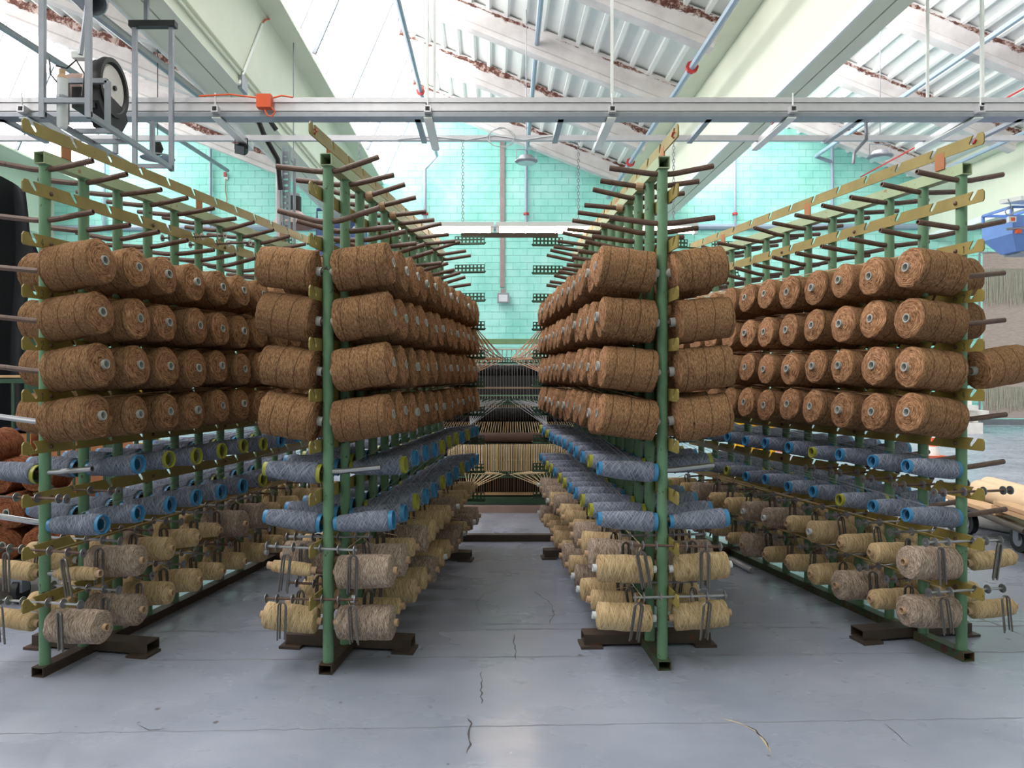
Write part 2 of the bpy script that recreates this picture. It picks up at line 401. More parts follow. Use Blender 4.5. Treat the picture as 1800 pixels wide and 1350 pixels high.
# roof sheet profile along slope direction
pitch = .37; prof = []
u = 0
while u < SL+.1:
    prof += [(u, 0), (u+.25, 0), (u+.275, -.085), (u+.345, -.085)]; u += pitch
ys = [YF]+RAF+[YB+.2]
for bi, ox in enumerate(OFF):
    o3 = Vector((RIDX+ox, 0, RIDZ))
    for a, b in zip(ys, ys[1:]):
        if a < -.9 and bi != 2: pass
        mb = MB(); vs = []
        for uu, h in prof:
            for y in (a, b): vs.append(o3+slx*uu+sln*h+Vector((0, y, 0)))
        mb.add(vs, [(2*i, 2*i+1, 2*i+3, 2*i+2) for i in range(len(prof)-1)])
        mb.obj('roof_sheet', 'white', ceil, False)
    # outside skin so no light leaks
    q = o3+sln*.05; mb = MB(); mb.prism([(-.2, 0), (SL+.3, 0), (SL+.3, .04), (-.2, .04)], q+Vector((0, YF, 0)), slx, sln, (0, YB-YF+.4, 0)); mb.obj('roof_deck', 'white', ceil, False)
    rm = MB(); L = SL+.02
    poly = [(-.12, -.04), (.12, -.04), (.12, -.16), (.08, -.2), (.08, -.40), (.12, -.44), (.12, -.54), (-.12, -.54), (-.12, -.44), (-.08, -.40), (-.08, -.2), (-.12, -.16)]
    rme = MB().prism(poly, (0, 0, .0), (0, 1, 0), (0, 0, 1), (L, 0, 0)).mesh('rafter', 'rafter', False)
    rot = Matrix(((slx.x, 0, sln.x), (0, 1, 0), (slx.z, 0, sln.z))).to_4x4()
    for y in RAF:
        link('rafter', rme, ceil, Matrix.Translation(o3+Vector((0, y, 0))) @ rot)
    # glazing of the north light
    g0 = Vector((GLX+ox, 0, GLZ)); g1 = o3.copy(); gd = (g1-g0)
    win = empty('window_%d' % (bi+1), (0, 0, 0), kind='structure')
    yy = YF
    while yy < YB:
        y2 = min(yy+.92, YB+.1); a = yy+.012; b = y2-.012
        mb = MB().add([g0+Vector((0, a, 0)), g0+Vector((0, b, 0)), g1+Vector((0, b, 0)), g1+Vector((0, a, 0))], [(0, 1, 2, 3)])
        mb.obj('pane', 'glaze', win, False); yy += .92
    i = 0; yy = YF
    while yy < YB+.1:
        w = .07 if i % 3 == 0 else .014
        MB().bar(g0+Vector((.07, yy, .02)), g1+Vector((.05, yy, -.04)), w, .05 if w > .03 else .02, (0, 1, 0)).obj('glazing_bar', 'bar_grey', win, False)
        yy += .92; i += 1
    MB().bar(g1+Vector((.02, YF, -.04)), g1+Vector((.02, YB, -.04)), .1, .1).obj('ridge_bar', 'galv', win, False)
# valley girders
GX = [(-20.5, -20.4, -20.3), (-12.45, -11.93, 0), (-3.98, -3.43, 0), (3.95, 4.42, 0), (12.35, 12.85, 0)]
edges = [(VALX+OFF[i], GLX+OFF[i+1]) for i in range(4)]
webs = [(-12.95, -12.4), (-3.98, -3.43), (3.95, 4.42), (12.35, 12.82)]
for i, ((e0, e1), (w0, w1)) in enumerate(zip(edges, webs)):
    g = empty('trim_%d' % (i+1), (0, 0, 0), kind='structure')
    MB().b2((e0-.02, YF, 6.84), (e1+.02, YB, 7.04)).obj('gutter_slab', 'sage', g, False)
    MB().b2((w0, YF, 5.33), (w1, YB, 6.84)).obj('girder_web', 'sage', g, False)
    wm = w0+(w1-w0)*.58
    MB().b2((w0, YF, 5.30), (wm-.012, YB, 5.33)).obj('soffit_board', 'sage', g, False)
    MB().b2((wm+.012, YF, 5.30), (w1, YB, 5.33)).obj('soffit_board', 'sage', g, False)
    MB().b2((w0-.004, YF, 5.27), (w0+.03, YB, 5.42)).obj('edge_angle', 'white', g, False)
MB().b2((XL, YF, 6.84), (-20.0+.05, YB, 7.04)).obj('gutter_slab', 'sage', ceil, False)
# thin conduits along the left girder
for dx, z in ((.02, 5.46), (.02, 5.56)):
    thing1('girder_conduit', MB().tube((-3.43+dx, 1, z), (-3.43+dx, YB, z), .016, 6), 'sage',
           'thin pale conduit clipped along the left girder face, %s of the pair' % ('lower' if z < 5.5 else 'upper'), 'conduit')

# ---- pipes
def pipe_thing(pts, r, m, label, name='pipe', cat='pipe', group=None, collars=()):
    e = empty(name, Vector(pts[0]), label, cat, group)
    part('pipe_run', MB().path(pts, r, 8), m, e)
    for c_, ax in collars:
        c_ = Vector(c_); part('collar', MB().tube(c_-Vector(ax)*.03, c_+Vector(ax)*.03, r*1.9, 8), 'collar', e)
    return e
P = lambda x, y, d: at(x, y, d)
yw = YB-.06
pipe_thing([P(60, 401, yw), P(1735, 398, yw)], .085, 'pipe', 'thick blue-grey pipe running level across the mint back wall', 'wall_pipe')
for x, y0, y1, cy in ((183, 262, 400, None), (370, 246, 400, None), (925, 250, 400, 376), (1292, 250, 400, 376), (1463, 250, 400, None)):
    a, b = P(x, y0, yw-.05), P(x, y1, yw-.05)
    col = [(P(x, cy, yw-.05), (0, 0, 1))] if cy else []
    nm = {183: 'vertical grey pipe on the back wall nearest the black curtain', 370: 'vertical grey pipe on back wall left of the perforated column',
          925: 'vertical pipe with red collar right of the floodlight channel', 1292: 'vertical pipe with red collar below the right white girder',
          1463: 'vertical pipe on the right bay wall behind the far-right creel'}[x]
    pipe_thing([a, b], .04 if x in (925, 1292, 745) else .045, 'pipe', nm, 'drop_pipe', 'pipe', None, col)
rz = 7.55; rx = -1.55
pipe_thing([(rx, 2, rz), (rx, 21.3, rz), (-1.88, 21.4, 7.2), P(747, 400, 21.4)], .05, 'pipe', 'long grey pipe under the middle ridge dropping down the back wall', 'ridge_pipe', 'pipe', None,
          [((rx, 16.5, rz), (0, 1, 0)), (P(747, 376, 21.4), (0, 0, 1))])
pipe_thing([P(953, -25, 11.9), P(945, 60, 14.3), P(928, 250, 19.0), P(926, 262, 21.4)], .05, 'pipe', 'grey pipe hung under the middle roof slope running to the back wall', 'roof_pipe', 'pipe')
pipe_thing([(3.25, 2, 6.40), (3.25, 21.4, 6.40)], .055, 'pipe', 'grey pipe with red collars beside the right girder valley', 'valley_pipe', 'pipe', None, [((3.25, y, 6.40), (0, 1, 0)) for y in (12.4, 17.9)])
pipe_thing([(9.0, 3, 7.5), (9.0, 21.2, 7.5), (9.5, 21.4, 7.4)], .055, 'pipe', 'grey pipe slanting under the right bay corrugated roof', 'roof_pipe', 'pipe')
pipe_thing([(10.3, 3, 6.95), (10.3, 21.3, 6.95)], .02, 'collar', 'thin red pipe under the right bay corrugated roof', 'sprinkler_pipe', 'pipe')
pipe_thing([(11.3, 3, 6.55), (11.3, 21.3, 6.55)], .05, 'pipe', 'grey pipe beside the far-right valley girder', 'valley_pipe', 'pipe')
pipe_thing([P(35, -80, 9.0), P(545, 320, 19.5)], .07, 'galv', 'long grey diagonal rail under the left bay roof', 'roof_rail', 'rail')
pipe_thing([P(-40, 20, 9.5), P(400, 300, 20)], .05, 'galv', 'lower grey diagonal rail crossing the left skylight', 'roof_rail', 'rail')

# ---- gantry
gz0, gz1 = 4.10, 4.295
g = empty('gantry_rail', (0, 8.0, gz0), 'heavy aluminium gantry beam spanning the picture above the creels', 'gantry')
mb = MB().b2((-9, 8.0, gz0+.03), (10, 8.10, gz1-.055)); mb.b2((-9, 7.985, gz1-.05), (10, 8.13, gz1)); mb.b2((-9, 7.985, gz0+.055), (10, 8.03, gz0+.095))
part('beam', mb, 'alu', g, False)
part('lower_flange', MB().b2((-9, 7.97, gz0-.01), (10, 8.16, gz0+.03)), 'galv', g, False)
part('thin_pipe', MB().tube((-9, 8.4, 4.19), (10, 8.4, 4.19), .018, 8), 'alu', g)
part('rear_rail', MB().b2((-9, 8.87, 4.12), (10, 8.93, 4.18)), 'alu', g, False)
for x in (-7.4, -5.2, -.79, .73, 2.30, 3.9, 5.6, 7.2):
    part('cross_bar', MB().b2((x-.03, 8.06, 4.09), (x+.03, 8.9, 4.13)), 'galv', g, False)
for x in (-5.95, 6.9):
    part('hanger', MB().tube((x, 8.05, gz1), (x, 8.05, 7.4), .02, 6), 'alu', g)
for i, x in enumerate((-4.89, -2.88, -.67, 1.25, 3.13, 5.08)):
    lb = ['at far left by the fan cage', 'below the orange box, with floodlight', 'left of centre over the aisle', 'right of centre with chain', 'under the right white girder', 'at far right, brightest'][i]
    e = empty('lighting_track', (x, 7.9, 4.12), 'short square aluminium track hung lengthwise under the gantry, '+lb, 'track', 'tracks under the gantry')
    if i == 2: e['label'] = 'short square aluminium track hung under the gantry between the two middle creels'
    part('track_body', MB().rhs((x, 7.9, 4.15), (x, 9.1, 4.10), .07, .07, .012), 'alu', e, False)
    part('lip', MB().b2((x-.045, 7.95, 4.065), (x+.045, 9.05, 4.078)), 'white', e, False)
    part('drop_rod', MB().tube((x, 7.93, 4.18), (x, 7.93, 7.0 if i in (2, 5) else 4.32), .008, 6), 'white', e)
# chains for tube lights
def chain(x, y, z0, z1):
    mb = MB(); z = z0; i = 0
    while z < z1:
        c0 = Vector((x, y, z)); ex = Vector((1, 0, 0)) if i % 2 else Vector((0, 1, 0))
        pts = [c0+ex*.014*math.cos(t)+Vector((0, 0, .024*math.sin(t))) for t in [2*PI*j/6 for j in range(7)]]
        mb.path(pts, .0045, 3, False); z += .038; i += 1
    return mb
LX = [(630, 'left'), (813, 'centre-left'), (1018, 'centre-right'), (1187, 'right')]
for x, nm in LX:
    X = (x-CXP)/F*8.8
    thing1('chain', chain(X, 8.88, 3.16, 4.12), 'galv', 'thin link chain holding the glowing tube light at its %s hanging point' % nm, 'chain')
for i, (x0, x1) in enumerate(((692, 868), (872, 1048), (1052, 1228))):
    a, b = (x0-CXP)/F*8.8, (x1-CXP)/F*8.8
    e = empty('tube_light', ((a+b)/2, 8.88, 3.06), 'long lit fluorescent fitting over the centre aisle, %s of the row' % ('left end', 'middle', 'right end')[i], 'lamp', 'fluorescent row')
    part('housing', MB().b2((a, 8.82, 3.11), (b, 8.94, 3.16)), 'white', e, False)
    part('tube', MB().tube((a+.03, 8.88, 3.07), (b-.03, 8.88, 3.07), .03, 12), 'tube', e)
    for q in (a+.02, b-.02): part('end_cap', MB().b2((q-.02, 8.84, 3.03), (q+.02, 8.92, 3.12)), 'white', e, False)

# ---- white straps from the roof
for x, y0, y1, d, lb in ((751, -30, 190, 8.0, 'left strap of the centre pair'), (764, -30, 172, 8.1, 'right strap of the centre pair'), (1076, -30, 190, 8.0, 'strap right of centre'),
                 (1631, -30, 172, 8.0, 'strap nearer the right girder'), (1728, -30, 190, 8.0, 'strap at far right')):
    thing1('hanging_strap', MB().b2(P(x-2.5, y1, d), P(x+2.5, y0-120, d)+Vector((0, .01, 0))), 'white', 'white vertical hanger reaching down to the gantry, '+lb, 'strap', 'white gantry straps', smooth=False)

# ---- floodlight on the back wall with cable channel
thing1('cable_channel', MB().b2(P(879, 505, yw), P(887, 235, yw)+Vector((0, .04, 0))), 'channel', 'long brown-grey vertical cable channel on the mint back wall', 'cable channel', smooth=False)
e = empty('wall_floodlight', P(885, 533, yw-.1), 'small square floodlight under the channel on the back wall', 'floodlight')
part('lamp_body', MB().b2(P(874, 532, yw-.2), P(895, 515, yw-.2)+Vector((0, .16, 0))), 'galv', e, False)
part('lens', MB().b2(P(877, 530, yw-.215), P(892, 518, yw-.215)+Vector((0, .02, 0))), 'core_white', e, False)
part('bracket', MB().b2(P(880, 516, yw-.15), P(889, 508, yw-.15)+Vector((0, .1, 0))), 'channel', e, False)
# ---- round high bay lamps
for x, y, d, lb in ((925, 284, 14.0, 'round flat high-bay lamp hanging in front of the middle wall'), (1547, 276, 13.0, 'round flat high-bay lamp hanging in the right bay')):
    p = P(x, y, d); e = empty('high_bay_lamp', p, lb, 'lamp')
    mb = MB().lathe([(-.03, .02), (-.03, .17), (0, .21), (.02, .21), (.04, .15), (.10, .12), (.11, .02)], 20, 'Z', p); part('lamp_rim', mb, 'galv', e)
    part('lens', MB().tube(p-Vector((0, 0, .035)), p-Vector((0, 0, .03)), .165, 20), 'glassy', e)
    part('frame', MB().path([p+Vector((-.18, 0, .03)), p+Vector((-.18, 0, .22)), p+Vector((.18, 0, .22)), p+Vector((.18, 0, .03))], .01, 5), 'galv', e)
    part('cord', MB().tube(p+Vector((0, 0, .22)), p+Vector((0, 0, 4.0)), .009, 5), 'galv', e)
# ---- bell lamp
p = P(516, 400, 12.5); e = empty('bell_lamp', p, 'black-topped bell lamp with dusty shade hanging left of centre', 'lamp')
part('shade', MB().lathe([(.02, .36), (.12, .30), (.22, .17), (.27, .11)], 24, 'Z', p), 'pink_metal', e)
part('driver', MB().lathe([(.27, .02), (.27, .125), (.5, .125), (.5, .02)], 20, 'Z', p), 'black', e)
part('cap', MB().lathe([(.5, .11), (.55, .1), (.55, .01)], 16, 'Z', p), 'galv', e)
part('hook', MB().path([p+Vector((0, 0, .55)), p+Vector((.03, 0, .6)), p+Vector((0, 0, .64)), p+Vector((0, 0, 3.6))], .01, 5), 'galv', e)
# ---- perforated column with pipes, left of centre
e = empty('service_column', P(497, 900, 9.2), 'vertical perforated service column with clipped pipes behind the left creels', 'column')
X = (497-CXP)/F*9.2; e.location = (X, 9.2, 0)
mb = MB().b2((X+.0, 9.17, 0), (X+.012, 9.25, 4.15)); mb.b2((X+.07, 9.17, 0), (X+.082, 9.25, 4.15))
part('side_rail', mb, 'galv', e, False)
mb = MB(); z = .05
while z < 4.1: mb.b2((X+.012, 9.19, z), (X+.07, 9.2, z+.045)); z += .07
o = part('rung', mb, 'galv', e, False); o['kind'] = 'stuff'
part('white_pipe', MB().tube((X-.05, 9.2, 0), (X-.05, 9.2, 3.9), .035, 10), 'alu', e)
part('grey_pipe', MB().tube((X+.14, 9.2, 0), (X+.14, 9.2, 4.0), .018, 8), 'galv', e)
part('cable_loop', MB().path([(X+.0, 9.1, 3.6), (X-.02, 9.05, 3.95), (X-.15, 8.95, 4.2), (X-.2, 8.8, 4.4), (X-.05, 8.7, 4.35), (X+.05, 8.75, 4.2)], .03, 6), 'black', e)
# ---- blue machine on far wall, left of centre
p0, p1 = P(555, 470, 19), P(640, 372, 19)
e = empty('wall_machine', (p0+p1)/2, 'dull blue machine panel with dials far behind the left-centre creel', 'machine')
e.location = ((p0.x+p1.x)/2, 19, 0)
part('cabinet', MB().b2((p0.x, 19, 0), (p1.x, 19.5, p1.z-.25)), 'blue_dull', e, False)
part('frame_top', MB().path([(p0.x+.03, 19, p1.z-.3), (p0.x+.03, 19, p1.z+.05), (p1.x-.03, 19, p1.z+.05), (p1.x-.03, 19, p1.z-.3)], .04, 4), 'blue_dull', e)
for q in (.3, .75, 1.0): part('gauge', MB().tube((p0.x+q, 18.97, p1.z-.45), (p0.x+q, 19.0, p1.z-.45), .09, 12), 'core_white', e)
part('stop_button', MB().tube((p0.x+.3, 18.95, p1.z-.15), (p0.x+.3, 19.2, p1.z-.15), .06, 10), 'orange', e)
# ---- orange junction box and cable on the gantry
e = empty('junction_box', P(468, 196, 7.9), 'orange junction box with looping orange cable on the gantry', 'junction box')
part('box', MB().b2(P(455, 193, 7.96), P(480, 170, 7.96)-Vector((0, .09, 0))), 'orange', e, False)
part('cable', MB().path([P(350, 169, 7.9), P(405, 166, 7.9), P(428, 169, 7.9), P(455, 172, 7.9)], .009, 6), 'orange', e)
part('cable', MB().path([P(480, 172, 7.9), P(495, 168, 7.9), P(515, 171, 7.9)], .009, 6), 'orange', e)
part('cable', MB().path([P(465, 193, 7.85), P(470, 203, 7.85), P(478, 205, 7.85), P(484, 196, 7.85), P(478, 190, 7.85)], .008, 6), 'orange', e)
e = empty('conduit_drop', P(420, 155, 10), 'white conduit with orange cable on the left girder face', 'conduit')
xw = -3.41
q = lambda x, y: Vector((xw, xw*F/(x-CXP), EYE-(y-CYP)/F*(xw*F/(x-CXP))))
part('conduit', MB().tube(q(420, 148), q(461, 42), .02, 8), 'white', e)
part('cable', MB().path([q(461, 42), q(466, 35), q(480, 33), q(494, 28), q(497, 10), q(497, -20)], .012, 6), 'orange', e)
part('switch_box', MB().box(q(427, 148), (.06, .25, .2)), 'galv', e, False)
# ---- hanging floodlight under the second track, girder floodlight right
def flood(p, sc, lb, m, tilt):
    e = empty('floodlight', p, lb, 'floodlight'); R3 = Matrix.Rotation(tilt, 3, 'Y') @ Matrix.Rotation(.5, 3, 'X')
    part('lamp_body', MB().box(p, (.15*sc, .10*sc, .13*sc), R3), m, e, False)
    mb = MB()
    for i in range(5): mb.box(p+R3 @ Vector(((-.06+.03*i)*sc, .075*sc, 0)), (.008*sc, .06*sc, .12*sc), R3)
    part('cooling_fin', mb, m, e, False)
    part('lens', MB().box(p+R3 @ Vector((0, -.055*sc, 0)), (.13*sc, .01, .11*sc), R3), 'bar_grey' if m == 'black' else 'glassy', e, False)
    part('bracket', MB().path([p+Vector((-.09*sc, 0, 0)), p+Vector((-.09*sc, 0, .15*sc)), p+Vector((.09*sc, 0, .15*sc)), p+Vector((.09*sc, 0, 0))], .01*sc, 5), m, e)
    return e
flood(P(424, 262, 8.8), .8, 'dark floodlight hanging below the gantry track left of centre', 'black', .2)
flood(P(1355, 146, 13.0) , 1.9, 'white finned floodlight clamped on the edge of the right girder', 'white', -.5)
p = P(277, 272, 12); e = empty('pendant_lamp', p, 'small dark pendant lamp seen through the fan cage', 'lamp')
part('driver', MB().lathe([(-.0, .05), (.1, .09), (.2, .05), (.25, .02)], 12, 'Z', p), 'black', e)
part('shade', MB().lathe([(-.06, .26), (-.03, .25), (.0, .06)], 18, 'Z', p), 'galv', e)
part('cord', MB().tube(p+Vector((0, 0, .25)), p+Vector((0, 0, 2.6)), .008, 5), 'black', e)

# ---- fan cage
x0, x1, ya, yb_, z0 = -3.674, -3.298, 6.23, 7.84, 3.534
e = empty('fan_cage', (-3.49, 7.0, z0-.02), 'grey welded steel cage hung from the roof carrying the fan', 'hanging frame')
w = .043
def sq(mb, a, b, ww=w): return mb.rhs(a, b, ww, ww, .004)
for x in (x0, x1):
    part('front_post', sq(MB(), (x, ya, z0-.05), (x, ya, 5.28)), 'galv', e, False)
    part('rear_post', sq(MB(), (x, yb_, z0-.05), (x, yb_, 4.97)), 'galv', e, False)
    part('bottom_rail', sq(MB(), (x, ya, z0-.02), (x, yb_, z0-.02)), 'galv', e, False)
part('roof_hanger', sq(MB(), (x0, ya, 5.26), (x0, ya, 7.3)), 'galv', e, False)
part('roof_hanger', sq(MB(), (x1, ya, 5.28), (x1-.36, ya, 5.28)), 'galv', e, False)
part('top_bracket', MB().b2((x0-.05, yb_-.04, 4.96), (x1+.05, yb_+.04, 5.02)), 'black', e, False)
part('bracket_tie', MB().b2((x0+.1, yb_-.02, 5.02), (x0+.14, yb_+.02, 7.5)), 'galv', e, False)
for y in (ya, 6.72, 7.02, yb_): part('cross_rail', sq(MB(), (x0, y, z0+(.09 if y == ya else 0)), (x1, y, z0+(.09 if y == ya else 0)), .039), 'galv', e, False)
for x in (x0+.02, x1):
    part('support', sq(MB(), (x, 6.54, z0), (x, 6.54, z0+.37), .039), 'galv', e, False)
    part('support', sq(MB(), (x, 7.40, z0), (x, 7.40, z0+.31), .039), 'galv', e, False)
part('support', sq(MB(), (x0, 6.54, z0+.37), (x1, 6.54, z0+.37), .039), 'galv', e, False)
part('stay', MB().tube((-3.40, 6.30, 4.03), (-3.24, 6.30, 5.28), .019, 8), 'galv', e)
fc = Vector((-3.43, 6.85, 3.96))
e = empty('drum_fan', (-3.55, 6.8, 3.6), 'dusty drum fan with black rim and black motor scoop', 'fan')
part('fan_disc', MB().lathe([(.032, .0), (.028, .19), (.012, .205)], 32, 'X', fc), 'disc', e)
part('rim', MB().lathe([(-.11, .22), (.0, .265), (.045, .258), (.045, .222), (.015, .208)], 36, 'X', fc), 'black', e)
part('drum', MB().lathe([(-.38, .0), (-.38, .11), (-.34, .125), (-.2, .125), (-.13, .21), (-.08, .24)], 28, 'X', fc), 'pink_metal', e)
part('hub', MB().tube(fc+Vector((.03, 0, 0)), fc+Vector((.05, 0, 0)), .022, 10), 'black', e)
mb = MB().prism([(-.26, -.02), (.22, -.10), (.27, -.18), (.14, -.34), (-.10, -.35), (-.26, -.17)], fc+Vector((-.10, 0, -.03)), (0, 1, 0), (0, 0, 1), (.13, 0, 0))
part('scoop', mb, 'black', e, False)
part('motor', MB().b2((-3.64, 6.6, 3.70), (-3.44, 6.95, 3.88)), 'black', e, False)
part('control_box', MB().b2((-3.60, 6.52, 4.10), (-3.49, 6.60, 4.155)), 'white', e, False)
part('hose', MB().path([(-3.66, 6.4, 3.98), (-3.56, 6.38, 3.95), (-3.48, 6.38, 4.02), (-3.41, 6.38, 3.90), (-3.43, 6.38, 3.72)], .007, 5), 'black', e)
part('hose', MB().path([(-3.66, 6.3, 4.0), (-3.62, 6.25, 3.85), (-3.55, 6.25, 3.76)], .007, 5), 'black', e)
e = empty('air_canister', (-3.54, 6.28, 3.42), 'white upright canister strapped inside the front of the fan cage', 'canister')
cp = Vector((-3.54, 6.28, 3.42))
part('canister_body', MB().lathe([(-.01, .0), (-.005, .03), (.02, .043), (.40, .043), (.40, .0)], 18, 'Z', cp), 'core_white', e)
part('valve', MB().lathe([(.40, .043), (.43, .035), (.44, .025), (.48, .025), (.48, 0)], 14, 'Z', cp), 'core_tan', e)
part('strap', MB().tube(cp+Vector((0, 0, .24)), cp+Vector((0, 0, .26)), .046, 16), 'galv', e)
e = empty('air_duct', P(150, 0, 6.9), 'ribbed grey flexible duct coming down at the top left', 'duct')
dm = MB(); a, b = P(100, -60, 7.3), P(168, 8, 6.9)
for i in range(14):
    q0 = a.lerp(b, i/14); q1 = a.lerp(b, (i+.55)/14); q2 = a.lerp(b, (i+1)/14)
    dm.tube(q0, q1, .10, 18, .125, False); dm.tube(q1, q2, .125, 18, .10, False)
part('duct_hose', dm, 'galv', e)
# small things on and around the gantry
def coil(p, r_, n_, lb, m='core_white'):
    mb = MB(); pts = [p+Vector((r_*math.cos(t*.4)*(1+.1*math.sin(t)), -.01*math.sin(t*.7), r_*.75*math.sin(t*.4)*(1+.08*math.cos(t*1.3)))) for t in range(n_)]
    return thing1('cable_coil', mb.path(pts, .006, 4), m, lb, 'cable')
coil(P(881, 242, 8.85), .15, 40, 'coiled pale cable hooked on the rear gantry rail above the floodlight channel')
thing1('loose_cable', MB().path([P(700, 245, 8.86), P(760, 240, 8.86), P(820, 246, 8.86), P(870, 238, 8.86), P(920, 246, 8.86), P(975, 238, 8.86), P(985, 232, 8.86)], .006, 4), 'core_white', 'thin pale cable draped along the rear gantry rail', 'cable')
thing1('rail_tag', MB().b2(P(1359, 216, 8.37), P(1368, 207, 8.37)+Vector((0, .06, 0))), 'collar', 'small dark red block clamped on the thin gantry pipe', 'clamp', smooth=False)
thing1('bent_conduit', MB().path([P(1522, 212, 8.4), P(1523, 245, 8.4), P(1502, 268, 8.4), P(1500, 288, 8.4)], .020, 6), 'galv', 'bent grey conduit hanging below the gantry in the right bay', 'conduit')
e = empty('wall_socket', P(397, 312, yw), 'small socket with red plug and dangling wire on the left mint wall', 'socket')
part('socket_plate', MB().b2(P(394, 316, yw), P(400, 308, yw)+Vector((0, .04, 0))), 'core_white', e, False)
part('red_plug', MB().b2(P(393, 310, yw-.05), P(398, 303, yw)), 'collar', e, False)
part('wire', MB().path([P(397, 314, yw), P(396, 335, yw), P(399, 350, yw), P(395, 366, yw)], .015, 4), 'core_tan', e)

# ================================================================== CREEL RACKS
RK = [dict(x=-2.062, y=3.515, s=.198, bar=1, nm='far-left'), dict(x=-.762, y=3.546, s=.128, bar=-1, nm='left-centre'),
      dict(x=.802, y=3.593, s=-.040, bar=1, nm='right-centre'), dict(x=2.281, y=3.705, s=-.198, bar=-1, nm='far-right')]
NP = 12; DS = .2432
ZR = [2.325-.2325*i for i in range(10)]     # peg rows A..J
OR = ['first', 'second', 'third', 'fourth', 'fifth', 'sixth', 'seventh', 'eighth', 'ninth', 'tenth', 'eleventh', 'twelfth']
barz = lambda i: ZR[i]+.122

# shared meshes
post_me = MB().tube((0, 0, .045), (0, 0, 2.345), .025, 16).mesh('post', 'green')
def peg_mesh(L, tilt, m, name='peg'):
    mb = MB(); pts = [(0, 0, 0), (.035, 0, .0)]
    c_, s_ = math.cos(tilt), math.sin(tilt)
    pts += [(.06, 0, .025*s_*.5)]; pts += [(.06+(L-.06)*c_*t, 0, .025*s_*.5+(L-.06)*s_*t) for t in (.12, .55, 1)]
    mb.path(pts, .0130, 10, False)
    e1 = Vector(pts[-1]); d = (e1-Vector(pts[-2])).normalized(); n0 = len(mb.v)-10
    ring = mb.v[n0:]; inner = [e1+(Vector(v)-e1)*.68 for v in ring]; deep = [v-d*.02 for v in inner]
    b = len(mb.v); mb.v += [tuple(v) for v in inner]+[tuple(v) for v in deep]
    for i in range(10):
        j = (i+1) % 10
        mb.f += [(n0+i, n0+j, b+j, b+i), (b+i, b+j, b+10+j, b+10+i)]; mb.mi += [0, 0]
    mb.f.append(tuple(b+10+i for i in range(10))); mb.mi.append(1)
    return mb.mesh(name, [m, 'dark'])
pegs = [peg_mesh(.25, math.radians(a), 'rust') for a in (5, 8, 12, 16)]
peg_flat = peg_mesh(.25, math.radians(6), 'rust'); peg_steel = peg_mesh(.25, math.radians(6), 'steel')
peg_twine = []
bolt_me = MB().lathe([(0, .0), (0, .011), (.005, .010), (.009, .005), (.010, 0)], 10, 'X').mesh('bolt', 'rust')
foot_me = MB().rhs((-.325, 0, .038), (.325, 0, .038), .10, .05, .005).mesh('foot', 'base_steel', False)
pad_me = MB().b2((-.055, -.065, 0), (.055, .055, .013)).mesh('foot_pad', 'base_steel', False)
def bar_mesh(length0, length1, slots, h=.058, t=.007):
    # u along rack (back), v up
    poly = [(length0+.008, -h/2), (length0, -h/2+.01), (length0, h/2-.014), (length0+.010, h/2)]
    for u in slots:
        poly += [(u-.034, h/2), (u-.022, h/2-.016), (u+.000, -.010), (u+.008, -.015), (u+.016, -.008), (u+.016, .000), (u-.004, h/2)]
    poly += [(length1, h/2), (length1, -h/2)]
    # build as strips between slots to stay convex-free safe: single ngon extruded
    mb = MB().prism(poly, (0, 0, 0), (0, 1, 0), (0, 0, 1), (t, 0, 0)); return mb.mesh('notched_bar', 'olive', False)
step = DS*math.sqrt(1+.02)   # along the rack
def comb_mesh(n, rows=2, cell=.024, name='comb_plate', m='green_dark'):
    mb = MB(); hs = cell*.27
    for i in range(n):
        for j in range(rows):
            cx, cz = (i+.5)*cell, (j+.5)*cell; o_ = [(cx-cell/2, cz-cell/2), (cx+cell/2, cz-cell/2), (cx+cell/2, cz+cell/2), (cx-cell/2, cz+cell/2)]
            q_ = [(cx-hs, cz-hs), (cx+hs, cz-hs), (cx+hs, cz+hs), (cx-hs, cz+hs)]
            mb.add([(a, 0, b) for a, b in o_+q_], [(k_, (k_+1) % 4, 4+(k_+1) % 4, 4+k_) for k_ in range(4)])
    mb.path([(-.09 if n < 20 else 0, -.004, -.006), (n*cell, -.004, -.006), (n*cell+.006, -.004, .006)], .008, 6)
    return mb.mesh(name, m, False)
comb_me = comb_mesh(8, 2, .031)

# glyph strokes for the painted numerals
GL = {'1': [[(.5, 0), (.5, 1)], [(.5, 1), (.3, .8)]], '2': [[(.1, .8), (.35, 1), (.75, .95), (.8, .7), (.1, 0), (.85, 0)]],
      '3': [[(.15, .95), (.5, 1), (.8, .8), (.45, .55), (.85, .3), (.5, 0), (.1, .1)]], '4': [[(.5, 1), (.1, .35), (.85, .35)], [(.65, .8), (.6, 0)]]}
def glyph(ch_, o, ex, ez, h):
    mb = MB()
    for st_ in GL[ch_]:
        mb.path([Vector(o)+Vector(ex)*a*h*.6+Vector(ez)*b*h for a, b in st_], .0017, 4)
    return mb

